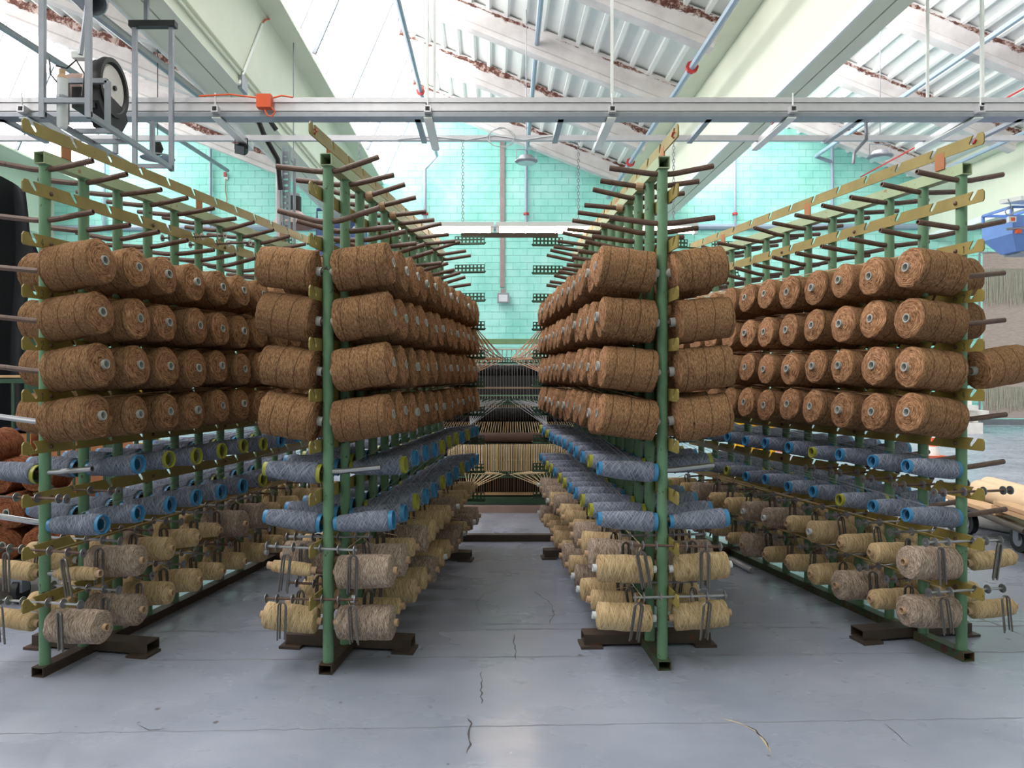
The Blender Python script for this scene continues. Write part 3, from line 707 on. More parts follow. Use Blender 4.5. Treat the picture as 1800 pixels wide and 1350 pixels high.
RM = []
for ri, R in enumerate(RK):
    ang = -math.atan(R['s'])
    Mr = Matrix.Translation((R['x'], R['y'], 0)) @ Matrix.Rotation(ang, 4, 'Z')   # local +Y runs to the back, +X to the right
    stp = DS*math.sqrt(1+R['s']**2); R['stp'] = stp; R['M'] = Mr; R['ang'] = ang
    e = empty('creel_rack', (R['x'], R['y'], 0), 'green steel creel frame with upturned pegs, the %s one of four' % R['nm'], 'creel', 'creel frames'); e.rotation_euler = (0, 0, ang)
    L = stp*(NP-1)
    MB().rhs((0, -.045, .0225), (0, L+.05, .0225), .062, .045, .004).obj('base_rail', 'base_steel' if ri < 2 else 'base_green', e, False)
    MB().rhs((0, -.035, 2.372), (0, L+.04, 2.372), .055, .055, .004).obj('top_rail', 'pale_rail', e, False)
    for k_ in range(NP): link('post', post_me, e, Matrix.Translation((0, k_*stp, 0)))
    for u in (.33, L-.48):
        f_ = link('foot', foot_me, e, Matrix.Translation((0, u, 0)))
        for s_ in (-1, 1): link('foot_pad', pad_me, f_, Matrix.Translation((s_*.29, -.02, 0)))
    s_ = R['bar']
    bx = s_*.026
    slots = [-.097+stp*j for j in range(NP+1)]
    bme = bar_mesh(-.165, L+.16, slots)
    T = Matrix.Translation
    off = bx-(0 if s_ > 0 else .007)
    for i in range(-1, 10):
        if i == 0: continue
        z = barz(i) if i >= 0 else ZR[0]+.155
        b = link('notched_bar', bme, e, T((off, 0, z)))
        for k_ in range(0, NP, 3):
            if i >= 0: link('bolt', bolt_me, b, T((.007 if s_ > 0 else 0, k_*stp, -.004)) @ (Matrix.Identity(4) if s_ > 0 else Matrix.Rotation(PI, 4, 'Z')))
        if i == -1:
            for u in (.10, 1.2, 2.3): MB().b2((off-.001, u-.03, 2.398), (off+.006, u+.03, z-.0)).obj('bar_bracket', 'ochre', e, False)
    num = {0: {2: '4', 3: '3', 4: '2', 5: '1'}, 3: {2: '1', 3: '2', 4: '3', 5: '4'}}.get(ri, {})
    for i, ch_ in num.items():
        xx = off+(.0075 if s_ > 0 else -.0005)
        glyph(ch_, (xx, -.062 if s_ > 0 else -.04, barz(i-1)-.018 if False else ZR[i]+.118-.018), (0, 1, 0) if s_ > 0 else (0, -1, 0), (0, 0, 1), .034).obj('painted_numeral', 'black', e)['label'] = 'painted numeral '+ch_
    # pegs
    rnd = random.Random(50+ri)
    for i, z in enumerate(ZR):
        for k_ in range(NP):
            for sd in (-1, 1):
                if i >= 2: me_ = peg_flat
                else: me_ = pegs[rnd.choice([0, 1, 2, 3] if ri == 1 else [0, 1, 1, 2])]
                if k_ == 0 and ((ri == 0 and (i, sd) in ((5, -1), (6, 1), (7, -1), (8, 1))) or (ri == 1 and (i, sd) == (6, 1)) or (ri == 2 and (i, sd) == (6, 1))): me_ = peg_steel
                if ri == 1 and k_ == 0 and i == 0 and sd == 1: me_ = pegs[3]
                m_ = T((0, k_*stp, z)) @ Matrix.Rotation(0 if sd > 0 else PI, 4, 'Z') @ Matrix.Rotation(rnd.uniform(-.05, .05), 4, 'Z')
                link('peg', me_, e, m_)
    # comb plates at the far end
    for i in range(10):
        z = barz(i)+.01
        for sd in (-1, 1):
            link('comb_plate', comb_me, e, T((sd*.11, L+.03, z)) @ Matrix.Rotation(0 if sd > 0 else PI, 4, 'Z') @ Matrix.Rotation(-.12, 4, 'X'))
    if ri: MB().path([(bx+.012*math.cos(t*.9), -.112+.012*math.sin(t*1.7), ZR[0]+.150+.012*math.sin(t*.9)) for t in range(12)], .004, 5).obj('red_tie', 'collar', e)
    if ri in (1, 2):   # twine collars wrapped on a few upper pegs
        for k_, sd in ((2, 1), (3, 1), (4, 1)) if ri == 1 else ((1, -1), (3, -1), (1, 1)):
            MB().tube((sd*.035, k_*stp, ZR[0]), (sd*.07, k_*stp, ZR[0]+.004), .020, 10).obj('twine_wrap', 'core_tan', e)

# ---------------------------------------------------------------- spool meshes
def wound(name, L, r0, r1, mat, rc, seed, bulge=.0, amp=.003, n=44, endb=.012, mats=None):
    mb = MB(); pr = []
    nl = 22; cr = .016
    # inner end face
    for t in (0, .35, .7, 1): pr.append((endb*(1-t)*-.6+ .004, rc+(r0-cr-rc)*t))
    for t in (.5,): pr.append((.006, r0-cr*.3))
    for i in range(nl+1):
        t = i/nl; pr.append((cr*.6+(L-cr*1.2)*t, r0+(r1-r0)*t+bulge*math.sin(t*PI)))
    pr.append((L-.006, r1-cr*.3))
    for t in (1, .8, .6, .4, .2, 0): pr.append((L-.004+endb*(1-t), rc+(r1-cr-rc)*t))
    rn = random.Random(seed); so = Vector((rn.random()*50, rn.random()*50, rn.random()*50))
    vs = []; dist = [0]
    for a, b in zip(pr, pr[1:]): dist.append(dist[-1]+math.hypot(a[0]-b[0], a[1]-b[1]))
    for j, (a, r) in enumerate(pr):
        for i in range(n+1):
            th = -PI/2+2*PI*i/n; c_, s_ = math.cos(th), math.sin(th)
            q = Vector((a*22, c_*r*22, s_*r*22))+so
            f = noise.noise(q)*amp+noise.noise(q*2.7)*amp*.5
            if j < 4 or j > len(pr)-7: f *= .3 if r < rc+.004 else .8
            rr = r+f; aa = a+noise.noise(q*1.3+Vector((9, 9, 9)))*amp*(1.5 if (j < 5 or j > len(pr)-8) else .2)
            vs.append((aa, c_*rr, s_*rr))
    mb.add(vs, [(j*(n+1)+i, j*(n+1)+i+1, (j+1)*(n+1)+i+1, (j+1)*(n+1)+i) for j in range(len(pr)-1) for i in range(n)])
    rows = len(pr)-1; mb.mi = [1 if (j < 5 or j >= rows-6) and mat == 'jute' else 0 for j in range(rows) for i in range(n)]
    me = mb.mesh(name, [mat, 'jute_end'] if mat == 'jute' else mat, True, 60)
    uvl = me.uv_layers.new(name='UVMap'); nn = n+1; R_ = max(r0, r1)
    for l in me.loops:
        j, i = divmod(l.vertex_index, nn); uvl.data[l.index].uv = (i/n*2*PI*R_, dist[j])
    return me
def core_me(L, ro, ri_, m, out0=.026, out1=.016, name='core'):
    return MB().pipe((-out0, 0, 0), (L+out1, 0, 0), ro, ri_, 16).mesh(name, m)
jute = [(wound('jute_spool', .262+.006*math.sin(i), .101+.003*math.cos(i*2), .099+.004*math.sin(i*3), 'jute', .023, i, .002, .0045), core_me(.262, .0225, .0165, 'core_grey')) for i in range(6)]
jute_red = [(wound('red_jute_spool', .27, .108, .105, 'jute_red', .023, 20+i, .002, .007), core_me(.27, .0225, .0165, 'core_grey')) for i in range(3)]
def cone(L, ra, rb, seed):   # wide end at +x
    return wound('yarn_cone', L, ra, rb, 'blue', ra*.7, seed, .003, .0015, 36, .0)
cone_b = [cone(.255, .037, .050, 40+i) for i in range(3)]
def ring_mesh(m):   # tapered hollow plastic cone showing at both ends
    mb = MB(); n = 22; L = .255
    pr = [(-.011, .0290), (-.011, .0325), (L+.014, .0445), (L+.014, .0395), (L*.3, .030), (-.011, .0265)]
    mb.lathe(pr+[pr[0]], n, 'X'); return mb.mesh('cone_tube', m)
ring_b, ring_y = ring_mesh('ring_blue'), ring_mesh('ring_yellow')
TW = {}
for nm, m, r, L, cm in (('cream_fat', 'cream', .060, .258, 'core_tan'), ('cream_mid', 'cream', .050, .25, 'core_tan'), ('cream_slim', 'cream', .028, .2, 'core_tan'), ('cream_white', 'cream', .061, .262, 'core_white'),
                        ('grey_fat', 'grey_twine', .076, .262, 'core_tan'), ('grey_mid', 'grey_twine', .062, .255, 'core_white'), ('tan_slim', 'cream', .040, .235, 'core_tan')):
    TW[nm] = [(wound('twine_spool', L, r, r*(.97 if i else 1.02), m, .018, hash_, .003, .0025 if m == 'cream' else .004, 36, .006), core_me(L, .0175, .0138, cm, .02, .02)) for i, hash_ in ((0, 60+len(TW)*2), (1, 61+len(TW)*2))]

def face_words(ri, sd): return ('aisle' if (ri < 2) == (sd > 0) else 'outer') if ri in (0, 3) else ('centre-aisle' if (ri == 1) == (sd > 0) else 'outer')
ROWN = {2: 'top', 3: 'second', 4: 'third', 5: 'bottom', 6: 'upper', 7: 'lower', 8: 'upper', 9: 'lower'}
def put(me, core, ri, i, k_, sd, off=.045, tilt=math.radians(6.5), yaw=0, dz=0, roll=0, flip=False, name='jute_spool', L=.26, drop=0):
    R = RK[ri]
    m_ = R['M'] @ Matrix.Translation((0, k_*R['stp'], ZR[i]+dz)) @ Matrix.Rotation(0 if sd > 0 else PI, 4, 'Z') @ Matrix.Rotation(yaw, 4, 'Z') @ Matrix.Rotation(-tilt, 4, 'Y') @ Matrix.Translation((off, 0, -drop))
    if flip: m_ = m_ @ Matrix.Translation((L, 0, 0)) @ Matrix.Rotation(PI, 4, 'Z')
    m_ = m_ @ Matrix.Rotation(roll, 4, 'X')
    o = link(name, me, None, m_)
    if core: link('core', core, o) if name != 'yarn_cone' else link('cone_tube', core, o)
    return o
rnd = random.Random(11)
def lab(o, what, ri, i, k_, sd, fam, cat):
    o['label'] = '%s, %s from front, %s %s row, %s side of %s creel' % (what, OR[k_], ROWN[i], fam, face_words(ri, sd), RK[ri]['nm'])
    o['category'] = cat; o['group'] = '%s row %s of the %s creel' % (ROWN[i], fam, RK[ri]['nm'])
for ri in range(4):
    for i in (2, 3, 4, 5):
        for k_ in range(NP):
            for sd in (-1, 1):
                inner = (sd > 0) if ri < 2 else (sd < 0)
                if not inner:
                    if ri == 3 and i == 5 and k_ <= 1: continue
                    if ri in (0, 3):
                        if k_ == 0 and not (ri == 3 and i == 4): continue
                        if k_ > 5: continue
                    elif k_ > 3: continue
                me, co = jute[rnd.randrange(6)]
                off = .04; yaw = rnd.uniform(-.03, .03)
                if ri == 1 and sd < 0 and k_ == 0: off = {2: .055, 3: .06, 4: .055, 5: .05}[i]
                if ri == 2 and sd > 0 and k_ == 0: off = {2: .04, 3: .065, 4: .06, 5: .055}[i]
                if ri == 3 and sd > 0 and k_ == 0: off = .075
                if ri == 3 and sd > 0 and k_ == 1: off = {2: .02, 3: -.0}.get(i, .03)
                if ri == 0 and k_ == 0 and sd > 0: off = {2: .035, 3: .04, 4: .045, 5: .03}[i]
                off = max(off, .03)+rnd.uniform(-.004, .004)
                o = put(me, co, ri, i, k_, sd, off, math.radians(rnd.uniform(5, 9)), yaw, 0, rnd.uniform(0, .6), name='jute_spool', drop=.006)
                sc = rnd.uniform(.95, 1.03); o.scale = (1, sc, sc)
                lab(o, 'brown jute', ri, i, k_, sd, 'jute', 'jute spool')
    for i in (6, 7):
        for k_ in range(NP):
            for sd in (-1, 1):
                inner = (sd > 0) if ri < 2 else (sd < 0)
                if k_ == 0 and ((ri == 0 and (sd, i) in ((1, 6), (-1, 7))) or (ri == 1 and (sd, i) == (1, 6)) or (ri == 2 and (sd, i) == (1, 6)) or (ri == 3 and sd > 0)): continue
                if ri == 3 and sd > 0 and k_ <= (2 if i == 6 else 1): continue
                yel = rnd.random() < .24
                if k_ == 0: yel = (ri, i, sd) in ((1, 6, -1), (0, 6, -1))
                o = put(cone_b[rnd.randrange(3)], ring_y if yel else ring_b, ri, i, k_, sd, .042, math.radians(rnd.uniform(3, 6)), rnd.uniform(-.03, .03), 0, rnd.uniform(0, .6), flip=(sd < 0), name='yarn_cone', L=.255, drop=.014)
                sc = rnd.uniform(.93, 1.05); o.scale = (1, sc, sc)
                lab(o, ('grey cone, yellow tube' if yel else 'grey cone, blue tube'), ri, i, k_, sd, 'cone', 'yarn cone')
    for i in (8, 9):
        for k_ in range(NP):
            for sd in (-1, 1):
                kd = rnd.choice(['cream_fat', 'cream_fat', 'cream_mid', 'cream_mid', 'grey_fat', 'grey_mid', 'tan_slim', 'cream_white'])
                kd = {(0, 8, 1): 'cream_slim', (0, 8, -1): 'tan_slim', (0, 9, 1): 'grey_fat', (0, 9, -1): 'tan_slim', (1, 8, 1): 'grey_fat', (1, 9, 1): 'grey_fat', (1, 8, -1): 'cream_slim', (1, 9, -1): 'cream_fat',
                      (2, 8, -1): 'cream_white', (2, 8, 1): 'cream_white', (2, 9, -1): 'cream_white', (2, 9, 1): 'cream_fat', (3, 8, -1): 'grey_fat', (3, 9, -1): 'grey_fat', (3, 8, 1): 'tan_slim', (3, 9, 1): 'tan_slim'}.get((ri, i, sd), kd) if k_ == 0 else kd
                if k_ == 1 and (ri, sd) == (0, 1): kd = 'grey_fat'
                if k_ == 1 and (ri, sd) == (3, -1): kd = 'cream_mid'
                me, co = rnd.choice(TW[kd])
                off = .05
                if kd == 'cream_slim': off = .075
                o = put(me, co, ri, i, k_, sd, off, math.radians(rnd.uniform(1, 5)), rnd.uniform(-.03, .03), 0, rnd.uniform(0, .6), name='twine_spool', drop=.004)
                what = {'c': 'cream twine', 'g': 'grey hairy twine', 't': 'slim tan twine'}[kd[0]]
                if kd == 'cream_slim': what = 'almost empty cream spool'
                lab(o, what, ri, i, k_, sd, 'twine', 'twine spool')

# ---------------------------------------------------------------- guide rods with washers, hairpin weights
rod_me = MB().tube((-.215, 0, 0), (.215, 0, 0), .0062, 8).mesh('guide_rod', 'steel')
rod_rust = MB().tube((-.215, 0, 0), (.215, 0, 0), .0062, 8).mesh('guide_rod', 'rust')
wash_me = MB().pipe((-.0018, 0, 0), (.0018, 0, 0), .021, .006, 16).mesh('washer', 'zinc')
def hairpin_mesh():
    mb = MB()
    for w, dy, h in ((.021, 0, .175), (.0125, .006, .168)):
        pts = [(-w, dy, -h)]+[(-w, dy, -h*.3)]+[(w*math.cos(t), dy, -.02+.02*math.sin(t)) for t in [PI*(1-j/8) for j in range(9)]]+[(w, dy, -h*.3), (w, dy, -h)]
        mb.path(pts, .0044, 6)
    return mb.mesh('hairpin_weight', 'wire')
pin_me = hairpin_mesh()
rnd = random.Random(5)
for ri, R in enumerate(RK):
    for i in (8, 9):
        z = barz(i)+.004
        for k_ in range(NP):
            cx = R['bar']*.055
            sh = cx+rnd.uniform(-.012, .012)
            m_ = R['M'] @ Matrix.Translation((sh, k_*R['stp']-.088, z)) @ Matrix.Rotation(rnd.uniform(-.05, .05), 4, 'Z') @ Matrix.Rotation(rnd.uniform(-.03, .03), 4, 'Y')
            o = link('guide_rod', rod_me if rnd.random() < .5 else rod_rust, None, m_)
            tag(o, 'guide rod with steel washers, %s from front, %s twine row of %s creel' % (OR[k_], ROWN[i], R['nm']), 'guide rod', 'guide rods of the %s creel' % R['nm'])
            ws = [-.21, -.165, -.09, .045, .13, .21]
            if k_ > 7: ws = [-.21, -.1, .1, .21]
            for w_ in ws: link('washer', wash_me, o, Matrix.Translation((w_+rnd.uniform(-.008, .008), 0, 0)))
            for sd in (-1, 1):
                lx = sd*.155+sh*.4+rnd.uniform(-.02, .02)
                m_ = R['M'] @ Matrix.Translation((lx, k_*R['stp']-.098, z-.012-rnd.uniform(0, .03))) @ Matrix.Rotation(rnd.uniform(-.18, .18), 4, 'Y') @ Matrix.Rotation(rnd.uniform(-.5, .5), 4, 'Z')
                o = link('hairpin_weight', pin_me, None, m_)
                tag(o, 'hairpin wire weight, %s from front, %s twine row, %s side of %s creel' % (OR[k_], ROWN[i], face_words(ri, sd), R['nm']), 'weight', 'hairpin weights of the %s creel' % R['nm'])
# odd rods higher up
for ri, i, k_, sx in ((0, 7, 0, -.02), (0, 7, 1, .05), (0, 1, 5, .02), (0, 1, 6, .05), (3, 7, 1, -.03), (3, 7, 2, -.02), (3, 7, 3, -.03), (3, 7, 4, -.03), (3, 7, 0, -.02)):
    R = RK[ri]; m_ = R['M'] @ Matrix.Translation((sx, k_*R['stp']-.088, barz(i)+.006))
    o = link('guide_rod', rod_rust, None, m_)
    tag(o, 'spare guide rod with washers, %s notch, above %s row of %s creel' % (OR[k_], 'lower cone' if i == 7 else 'second bare peg', R['nm']), 'guide rod', 'spare rods of the %s creel' % R['nm'])
    for w_ in (-.21, -.16, -.05, .06, .17, .21): link('washer', wash_me, o, Matrix.Translation((w_, 0, 0)))

# ---------------------------------------------------------------- yarn strands led to the combs
rnd = random.Random(3)
ends = {}
for ri, R in enumerate(RK):
    sd = 1 if ri < 2 else -1
    L = R['stp']*(NP-1)
    for i in range(2, 10):
        mb = MB(); lst = []
        for k_ in range(NP):
            fam = 'thread_brown' if i < 6 else 'thread_grey' if i < 8 else 'thread_cream'
            r = .0024 if i < 6 else .0015 if i < 8 else .0016
            lat = sd*(.06+.017*k_); top = ZR[i]+(.112 if i < 6 else .06 if i < 8 else .075)
            xs = sd*(.15+rnd.uniform(-.06, .08))
            a = R['M'] @ Vector((xs, k_*R['stp'], ZR[i]+(.108 if i < 6 else .05 if i < 8 else .07)))
            bpt = R['M'] @ Vector((lat, L+.03, barz(i)+.02+.012*(k_ % 2)))
            zs = .06 if i < 6 else .055
            mid = a.lerp(bpt, .5)+Vector((0, 0, (-.012 if i > 5 else .004)+zs*.3))
            if i >= 8:
                g_ = R['M'] @ Vector((sd*(.12), k_*R['stp']-.088, barz(i)+.008))
                pin = R['M'] @ Vector((sd*.155+R['bar']*.02, k_*R['stp']-.095, barz(i)-.016))
                mb.path([a, pin, g_, g_.lerp(bpt, .5)+Vector((0, 0, -.01)), bpt], r, 3, False)
            else: mb.path([a, mid, bpt], r, 3, False)
            lst.append(bpt)
        ends[(ri, i)] = lst
        o = mb.obj('yarn_strands', fam)
        tag(o, '%s strands led back along the %s %s row of the %s creel' % ({'b': 'brown', 'g': 'grey', 'c': 'cream'}[fam[7]], ROWN[i], 'jute' if i < 6 else 'cone' if i < 8 else 'twine', R['nm']), 'yarn', None, 'stuff')

# ================================================================== LOOM
LC = .16
e = empty('loom', (LC, 7.7, 0), 'dark carpet loom with rollers and yarn sheets between the centre creels', 'loom')
X0, X1 = LC-1.05, LC+1.05
for x in (X0, X1):
    part('side_frame', MB().prism([(7.7, .0), (9.9, 0), (9.9, 1.9), (9.3, 1.9), (9.0, 1.62), (7.9, 1.58), (7.7, 1.4)], (x-.03, 0, 0), (0, 1, 0), (0, 0, 1), (.06, 0, 0)), 'green_dark', e, False)
part('top_beam', MB().b2((X0, 9.6, 1.78), (X1, 9.7, 1.845)), 'green', e, False)
part('back_cover', MB().b2((X0, 9.2, .12), (X1, 9.3, 1.50)), 'black', e, False)
mb = MB()
for j in range(30): mb.b2((LC-.85+j*.058, 9.5, 1.5), (LC-.84+j*.058, 9.52, 1.70))
mb.b2((X0, 9.48, 1.70), (X1, 9.53, 1.72)); o = part('heddle_bars', mb, 'core_grey', e, False); o['kind'] = 'stuff'
boards = {}
for z, nm in ((1.515, 'A'), (1.095, 'B'), (.345, 'C')):
    me = comb_mesh(70, 2, .026, 'guide_board'); o = link('guide_board', me, e, Matrix.Translation((-.91, 0.1, z)))
def roller(z, y, r, m, x0=X0, x1=X1):
    part('roller', MB().tube((x0, y, z), (x1, y, z), r, 24), m, e)
roller(1.44, 8.25, .065, 'roller'); roller(.965, 8.2, .075, 'roller'); roller(.735, 8.0, .048, 'roller_brown', LC-.33, LC+.40); roller(.575, 7.95, .080, 'roller_brown', LC-.62, LC+.72)
for x in (LC-.36, LC+.43): part('bearing', MB().tube((x-.03, 8.0, .735), (x+.03, 8.0, .735), .06, 12), 'black', e)
part('cross_bar', MB().tube((X0, 8.0, 1.17), (X1, 8.0, 1.17), .008, 6), 'green', e)
part('cross_bar', MB().b2((X0, 8.5, 1.235), (X1, 8.52, 1.255)), 'core_tan', e, False)
part('front_beam', MB().b2((X0, 7.72, .075), (X1, 7.84, .135)), 'green_dark', e, False)
part('front_slat', MB().b2((X0, 7.85, .15), (X1, 7.95, .165)), 'wood', e, False)
part('lower_panel', MB().b2((X0, 8.3, .0), (X1, 8.35, .9)), 'black', e, False)
thing1('plinth_board', MB().b2((X0-.1, 7.66, 0), (X1+.1, 7.71, .07)), 'pink_metal', 'dusty pink board lying on the floor along the loom front', 'board', smooth=False)
def sheet(name, m, z0, z1, y0, y1, n, r, x0, x1, slant=0, jit=.004, extra=None):
    mb = MB(); rr = random.Random(len(name)+n)
    for j in range(n):
        x = x0+(x1-x0)*(j+.5)/n+rr.uniform(-jit, jit)
        pts = [(x, y0, z0)]
        if extra: pts += [(x, y_, z_) for y_, z_ in extra]
        pts.append((x+slant*(j/n-.5), y1, z1)); mb.path(pts, r, 3, False)
    o = part(name, mb, m, e, False); o['kind'] = 'stuff'; return o
sheet('grey_warp', 'thread_grey', 1.50, 1.17, 8.05, 8.0, 58, .0022, LC-.9, LC+.9)
sheet('grey_warp', 'thread_grey', 1.17, 1.12, 8.0, 7.82, 58, .002, LC-.9, LC+.9)
sheet('cream_warp', 'thread_cream', 1.09, 1.045, 8.05, 8.05, 80, .004, LC-.8, LC+.8)
sheet('dark_warp', 'thread_grey', 1.04, .9, 8.08, 8.08, 60, .0012, LC-.8, LC+.8)
sheet('cream_warp', 'thread_cream', .89, .74, 8.08, 8.0, 70, .0035, LC-.8, LC+.9, .25)
sheet('brown_warp', 'thread_brown', .89, .70, 8.12, 8.1, 50, .0035, LC-.8, LC+.9, -.1)
ex = [(7.95-.09*math.sin(t), .575+.09*math.cos(t)) for t in [PI*.5*j/5 for j in range(-2, 6)]]
sheet('cream_warp', 'thread_cream', .64, .40, 8.15, 7.84, 78, .0055, LC-.62, LC+.72, 0, .002, ex)
sheet('cream_warp', 'thread_cream', .40, .37, 7.84, 7.80, 60, .003, LC-.62, LC+.72)
sheet('brown_warp', 'thread_brown', .34, .16, 7.95, 8.0, 64, .004, LC-.75, LC+.75)
# fans from the creel combs to the guide boards
for (z, rows, m, nm, r) in ((1.54, (2, 3, 4, 5), 'thread_brown', 'brown', .0048), (1.12, (6, 7), 'thread_grey', 'grey', .0026), (.37, (8, 9), 'thread_cream', 'cream', .0034)):
    for ri in (1, 2):
        mb = MB(); s_ = -1 if ri == 1 else 1
        for a_, i in enumerate(rows):
            for k_, p in enumerate(ends[(ri, i)]):
                tx = LC+s_*(.02+.034*k_*(1 if nm != 'cream' else 1.1)+.008*a_)
                mb.path([p, (tx, 7.79, z+.012*(k_ % 2))], r, 3, False)
        tag(mb.obj('yarn_fan', m), 'fan of %s yarns from the %s creel converging on the loom' % (nm, RK[ri]['nm']), 'yarn', None, 'stuff')
    for ri in (0, 3):
        mb = MB(); s_ = -1 if ri == 0 else 1
        for a_, i in enumerate(rows):
            for k_, p in enumerate(ends[(ri, i)]):
                mb.path([p, (LC+s_*(.72+.014*k_), 7.79, z+.012*(k_ % 2))], .0009, 3, False)
        tag(mb.obj('yarn_fan', m), 'fan of %s yarns from the %s creel converging on the loom' % (nm, RK[ri]['nm']), 'yarn', None, 'stuff')
# tie bars between the two centre creels
thing1('floor_tie_bar', MB().b2((-.42, 6.33, 0), (.70, 6.40, .055)), 'base_steel', 'dark steel bar on the floor linking the two centre creels', 'tie bar', smooth=False)
mb = MB().b2((-.26, 6.36, 2.53), (.55, 6.365, 2.57)); mb.b2((-.26, 6.36, 2.565), (.55, 6.40, 2.57))
thing1('angle_bar', mb, 'base_steel', 'dark angle iron bridging the tops of the two centre creels', 'tie bar', smooth=False)
thing1('steel_rod', MB().tube(fl(1284, 988)+Vector((0, 0, .02)), fl(1322, 1008)+Vector((0, 0, .02)), .02, 12), 'alu', 'short grey tube lying on the floor beside the far-right creel', 'tube')

# ================================================================== LEFT BACKGROUND
# black curtain
mb = MB(); yc = 9.6
cols = 26; vs = []
for j in range(cols+1):
    t = j/cols; x = -8.2+t*(8.2-5.82)
    tx = 1 if t < .9 else 1
    top = 3.93-(.0 if t < .82 else (t-.82)*1.4)
    for q in range(14):
        u = q/13; z = top*(1-u)+.35*u
        xx = x+(.18*math.sin(u*6)*max(0, t-.7) if t > .7 else 0)+(.10 if (t > .95 and .22 < u < .3) else 0)
        vs.append((xx, yc+.09*math.sin(t*30)+.02*math.sin(u*9), z))
mb.add(vs, [(j*14+q, j*14+q+1, (j+1)*14+q+1, (j+1)*14+q) for j in range(cols) for q in range(13)])
o = thing1('curtain', mb, 'cloth', 'large black cloth hanging behind the far-left creel', 'curtain')
sm = o.modifiers.new('thick', 'SOLIDIFY'); sm.thickness = .006
# pile of red-brown spools on a trolley
e = empty('trolley', (-3.1, 4.75, 0), 'low dark trolley on castors under the brown spool pile', 'trolley')
part('deck', MB().b2((-3.75, 4.55, .20), (-2.42, 5.3, .26)), 'base_steel', e, False)
for x in (-3.6, -2.86):
    w_ = part('castor', MB().tube((x-.02, 4.62, .075), (x+.02, 4.62, .075), .075, 16), 'black', e)
    part('fork', MB().b2((x-.035, 4.58, .07), (x+.035, 4.66, .20)), 'galv', e, False)
for x in (-3.72, -2.45):
    part('end_post', MB().tube((x, 5.25, .26), (x, 5.25, 1.0), .016, 8), 'green_dark', e)
rows_ = [(.375, [-3.42, -3.2, -2.98, -2.76, -2.54]), (.565, [-3.32, -3.09, -2.87, -2.65]), (.755, [-3.42, -3.2, -2.98, -2.78]), (.945, [-3.3, -3.08])]
nn_ = 0; names = {0: 'bottom', 1: 'second', 2: 'third', 3: 'top'}
for a_, (z, xs) in enumerate(rows_):
    for b_, x in enumerate(xs):
        me, co = jute_red[nn_ % 3]; nn_ += 1
        m_ = Matrix.Translation((x, 4.86+rnd.uniform(-.03, .05), z)) @ Matrix.Rotation(-PI/2+rnd.uniform(-.25, .25), 4, 'Z') @ Matrix.Rotation(rnd.uniform(-.1, .1), 4, 'Y')
        o = link('jute_spool', me, None, m_); link('core', co, o)
        tag(o, 'rust-brown jute spool in the trolley pile, %s layer, %s from the right' % (names[a_], OR[len(xs)-1-b_]), 'jute spool', 'spool pile on the trolley')
# green wire cage with cartons and cloth
e = empty('mesh_cage', (-4.8, 7.3, 0), 'dark green barred cage container holding cartons at far left', 'cage')
for x in (-6.6, -3.5):
    for y in (7.0, 7.9): part('corner_post', MB().b2((x-.03, y-.03, 0), (x+.03, y+.03, 1.35)), 'green_dark', e, False)
for z in (.25, .62, 1.33):
    mb = MB().b2((-6.6, 6.985, z-.02), (-3.5, 7.015, z+.02)); part('rail', mb, 'green_dark', e, False)
x = -6.5
while x < -3.55:
    part('bar', MB().b2((x-.009, 6.99, .25), (x+.009, 7.01, 1.33)), 'green_dark', e, False); x += .14
part('base_panel', MB().b2((-6.6, 7.0, .2), (-3.5, 7.9, .25)), 'green_dark', e, False)
for x, w_, z, lb in ((-5.9, .9, .25, 'left'), (-4.75, .85, .25, 'middle'), (-3.95, .6, .25, 'right')):
    mb = MB().b2((x-w_/2, 7.15, z), (x+w_/2, 7.75, z+.58)); o = thing1('carton', mb, 'carton', 'orange-brown carton inside the green cage, %s one' % lb, 'carton', smooth=False)
thing1('wood_board', MB().b2((-6.4, 7.02, 1.36), (-4.25, 7.6, 1.385)), 'wood', 'pale wooden board lying across the green cage top', 'board', smooth=False)
mb = MB(); rr = random.Random(4)
vs = []
for a_ in range(13):
    for b_ in range(7):
        vs.append((-5.9+a_*.16, 7.2+b_*.09, .86+.10*math.sin(a_*.7)*math.sin((b_+1)*.4)+rr.uniform(0, .04)))
mb.add(vs, [(a_*7+b_, a_*7+b_+1, (a_+1)*7+b_+1, (a_+1)*7+b_) for a_ in range(12) for b_ in range(6)])
o = thing1('folded_cloth', mb, 'blue_dull', 'dark blue folded cloth on the cartons in the cage', 'cloth'); sm = o.modifiers.new('t', 'SOLIDIFY'); sm.thickness = .02
# dark machine body behind the cage
e = empty('dark_cabinet', (-7.4, 10.4, 0), 'dark green-black machine cabinet in shadow at far left', 'machine')
part('cabinet_body', MB().b2((-8.6, 10.1, 0), (-6.2, 11.0, 1.9)), 'green_dark', e, False)
part('cabinet_door', MB().b2((-8.4, 10.08, .2), (-7.4, 10.1, 1.7)), 'black', e, False)
part('handle', MB().tube((-7.45, 10.05, .9), (-7.45, 10.05, 1.15), .015, 8), 'galv', e)

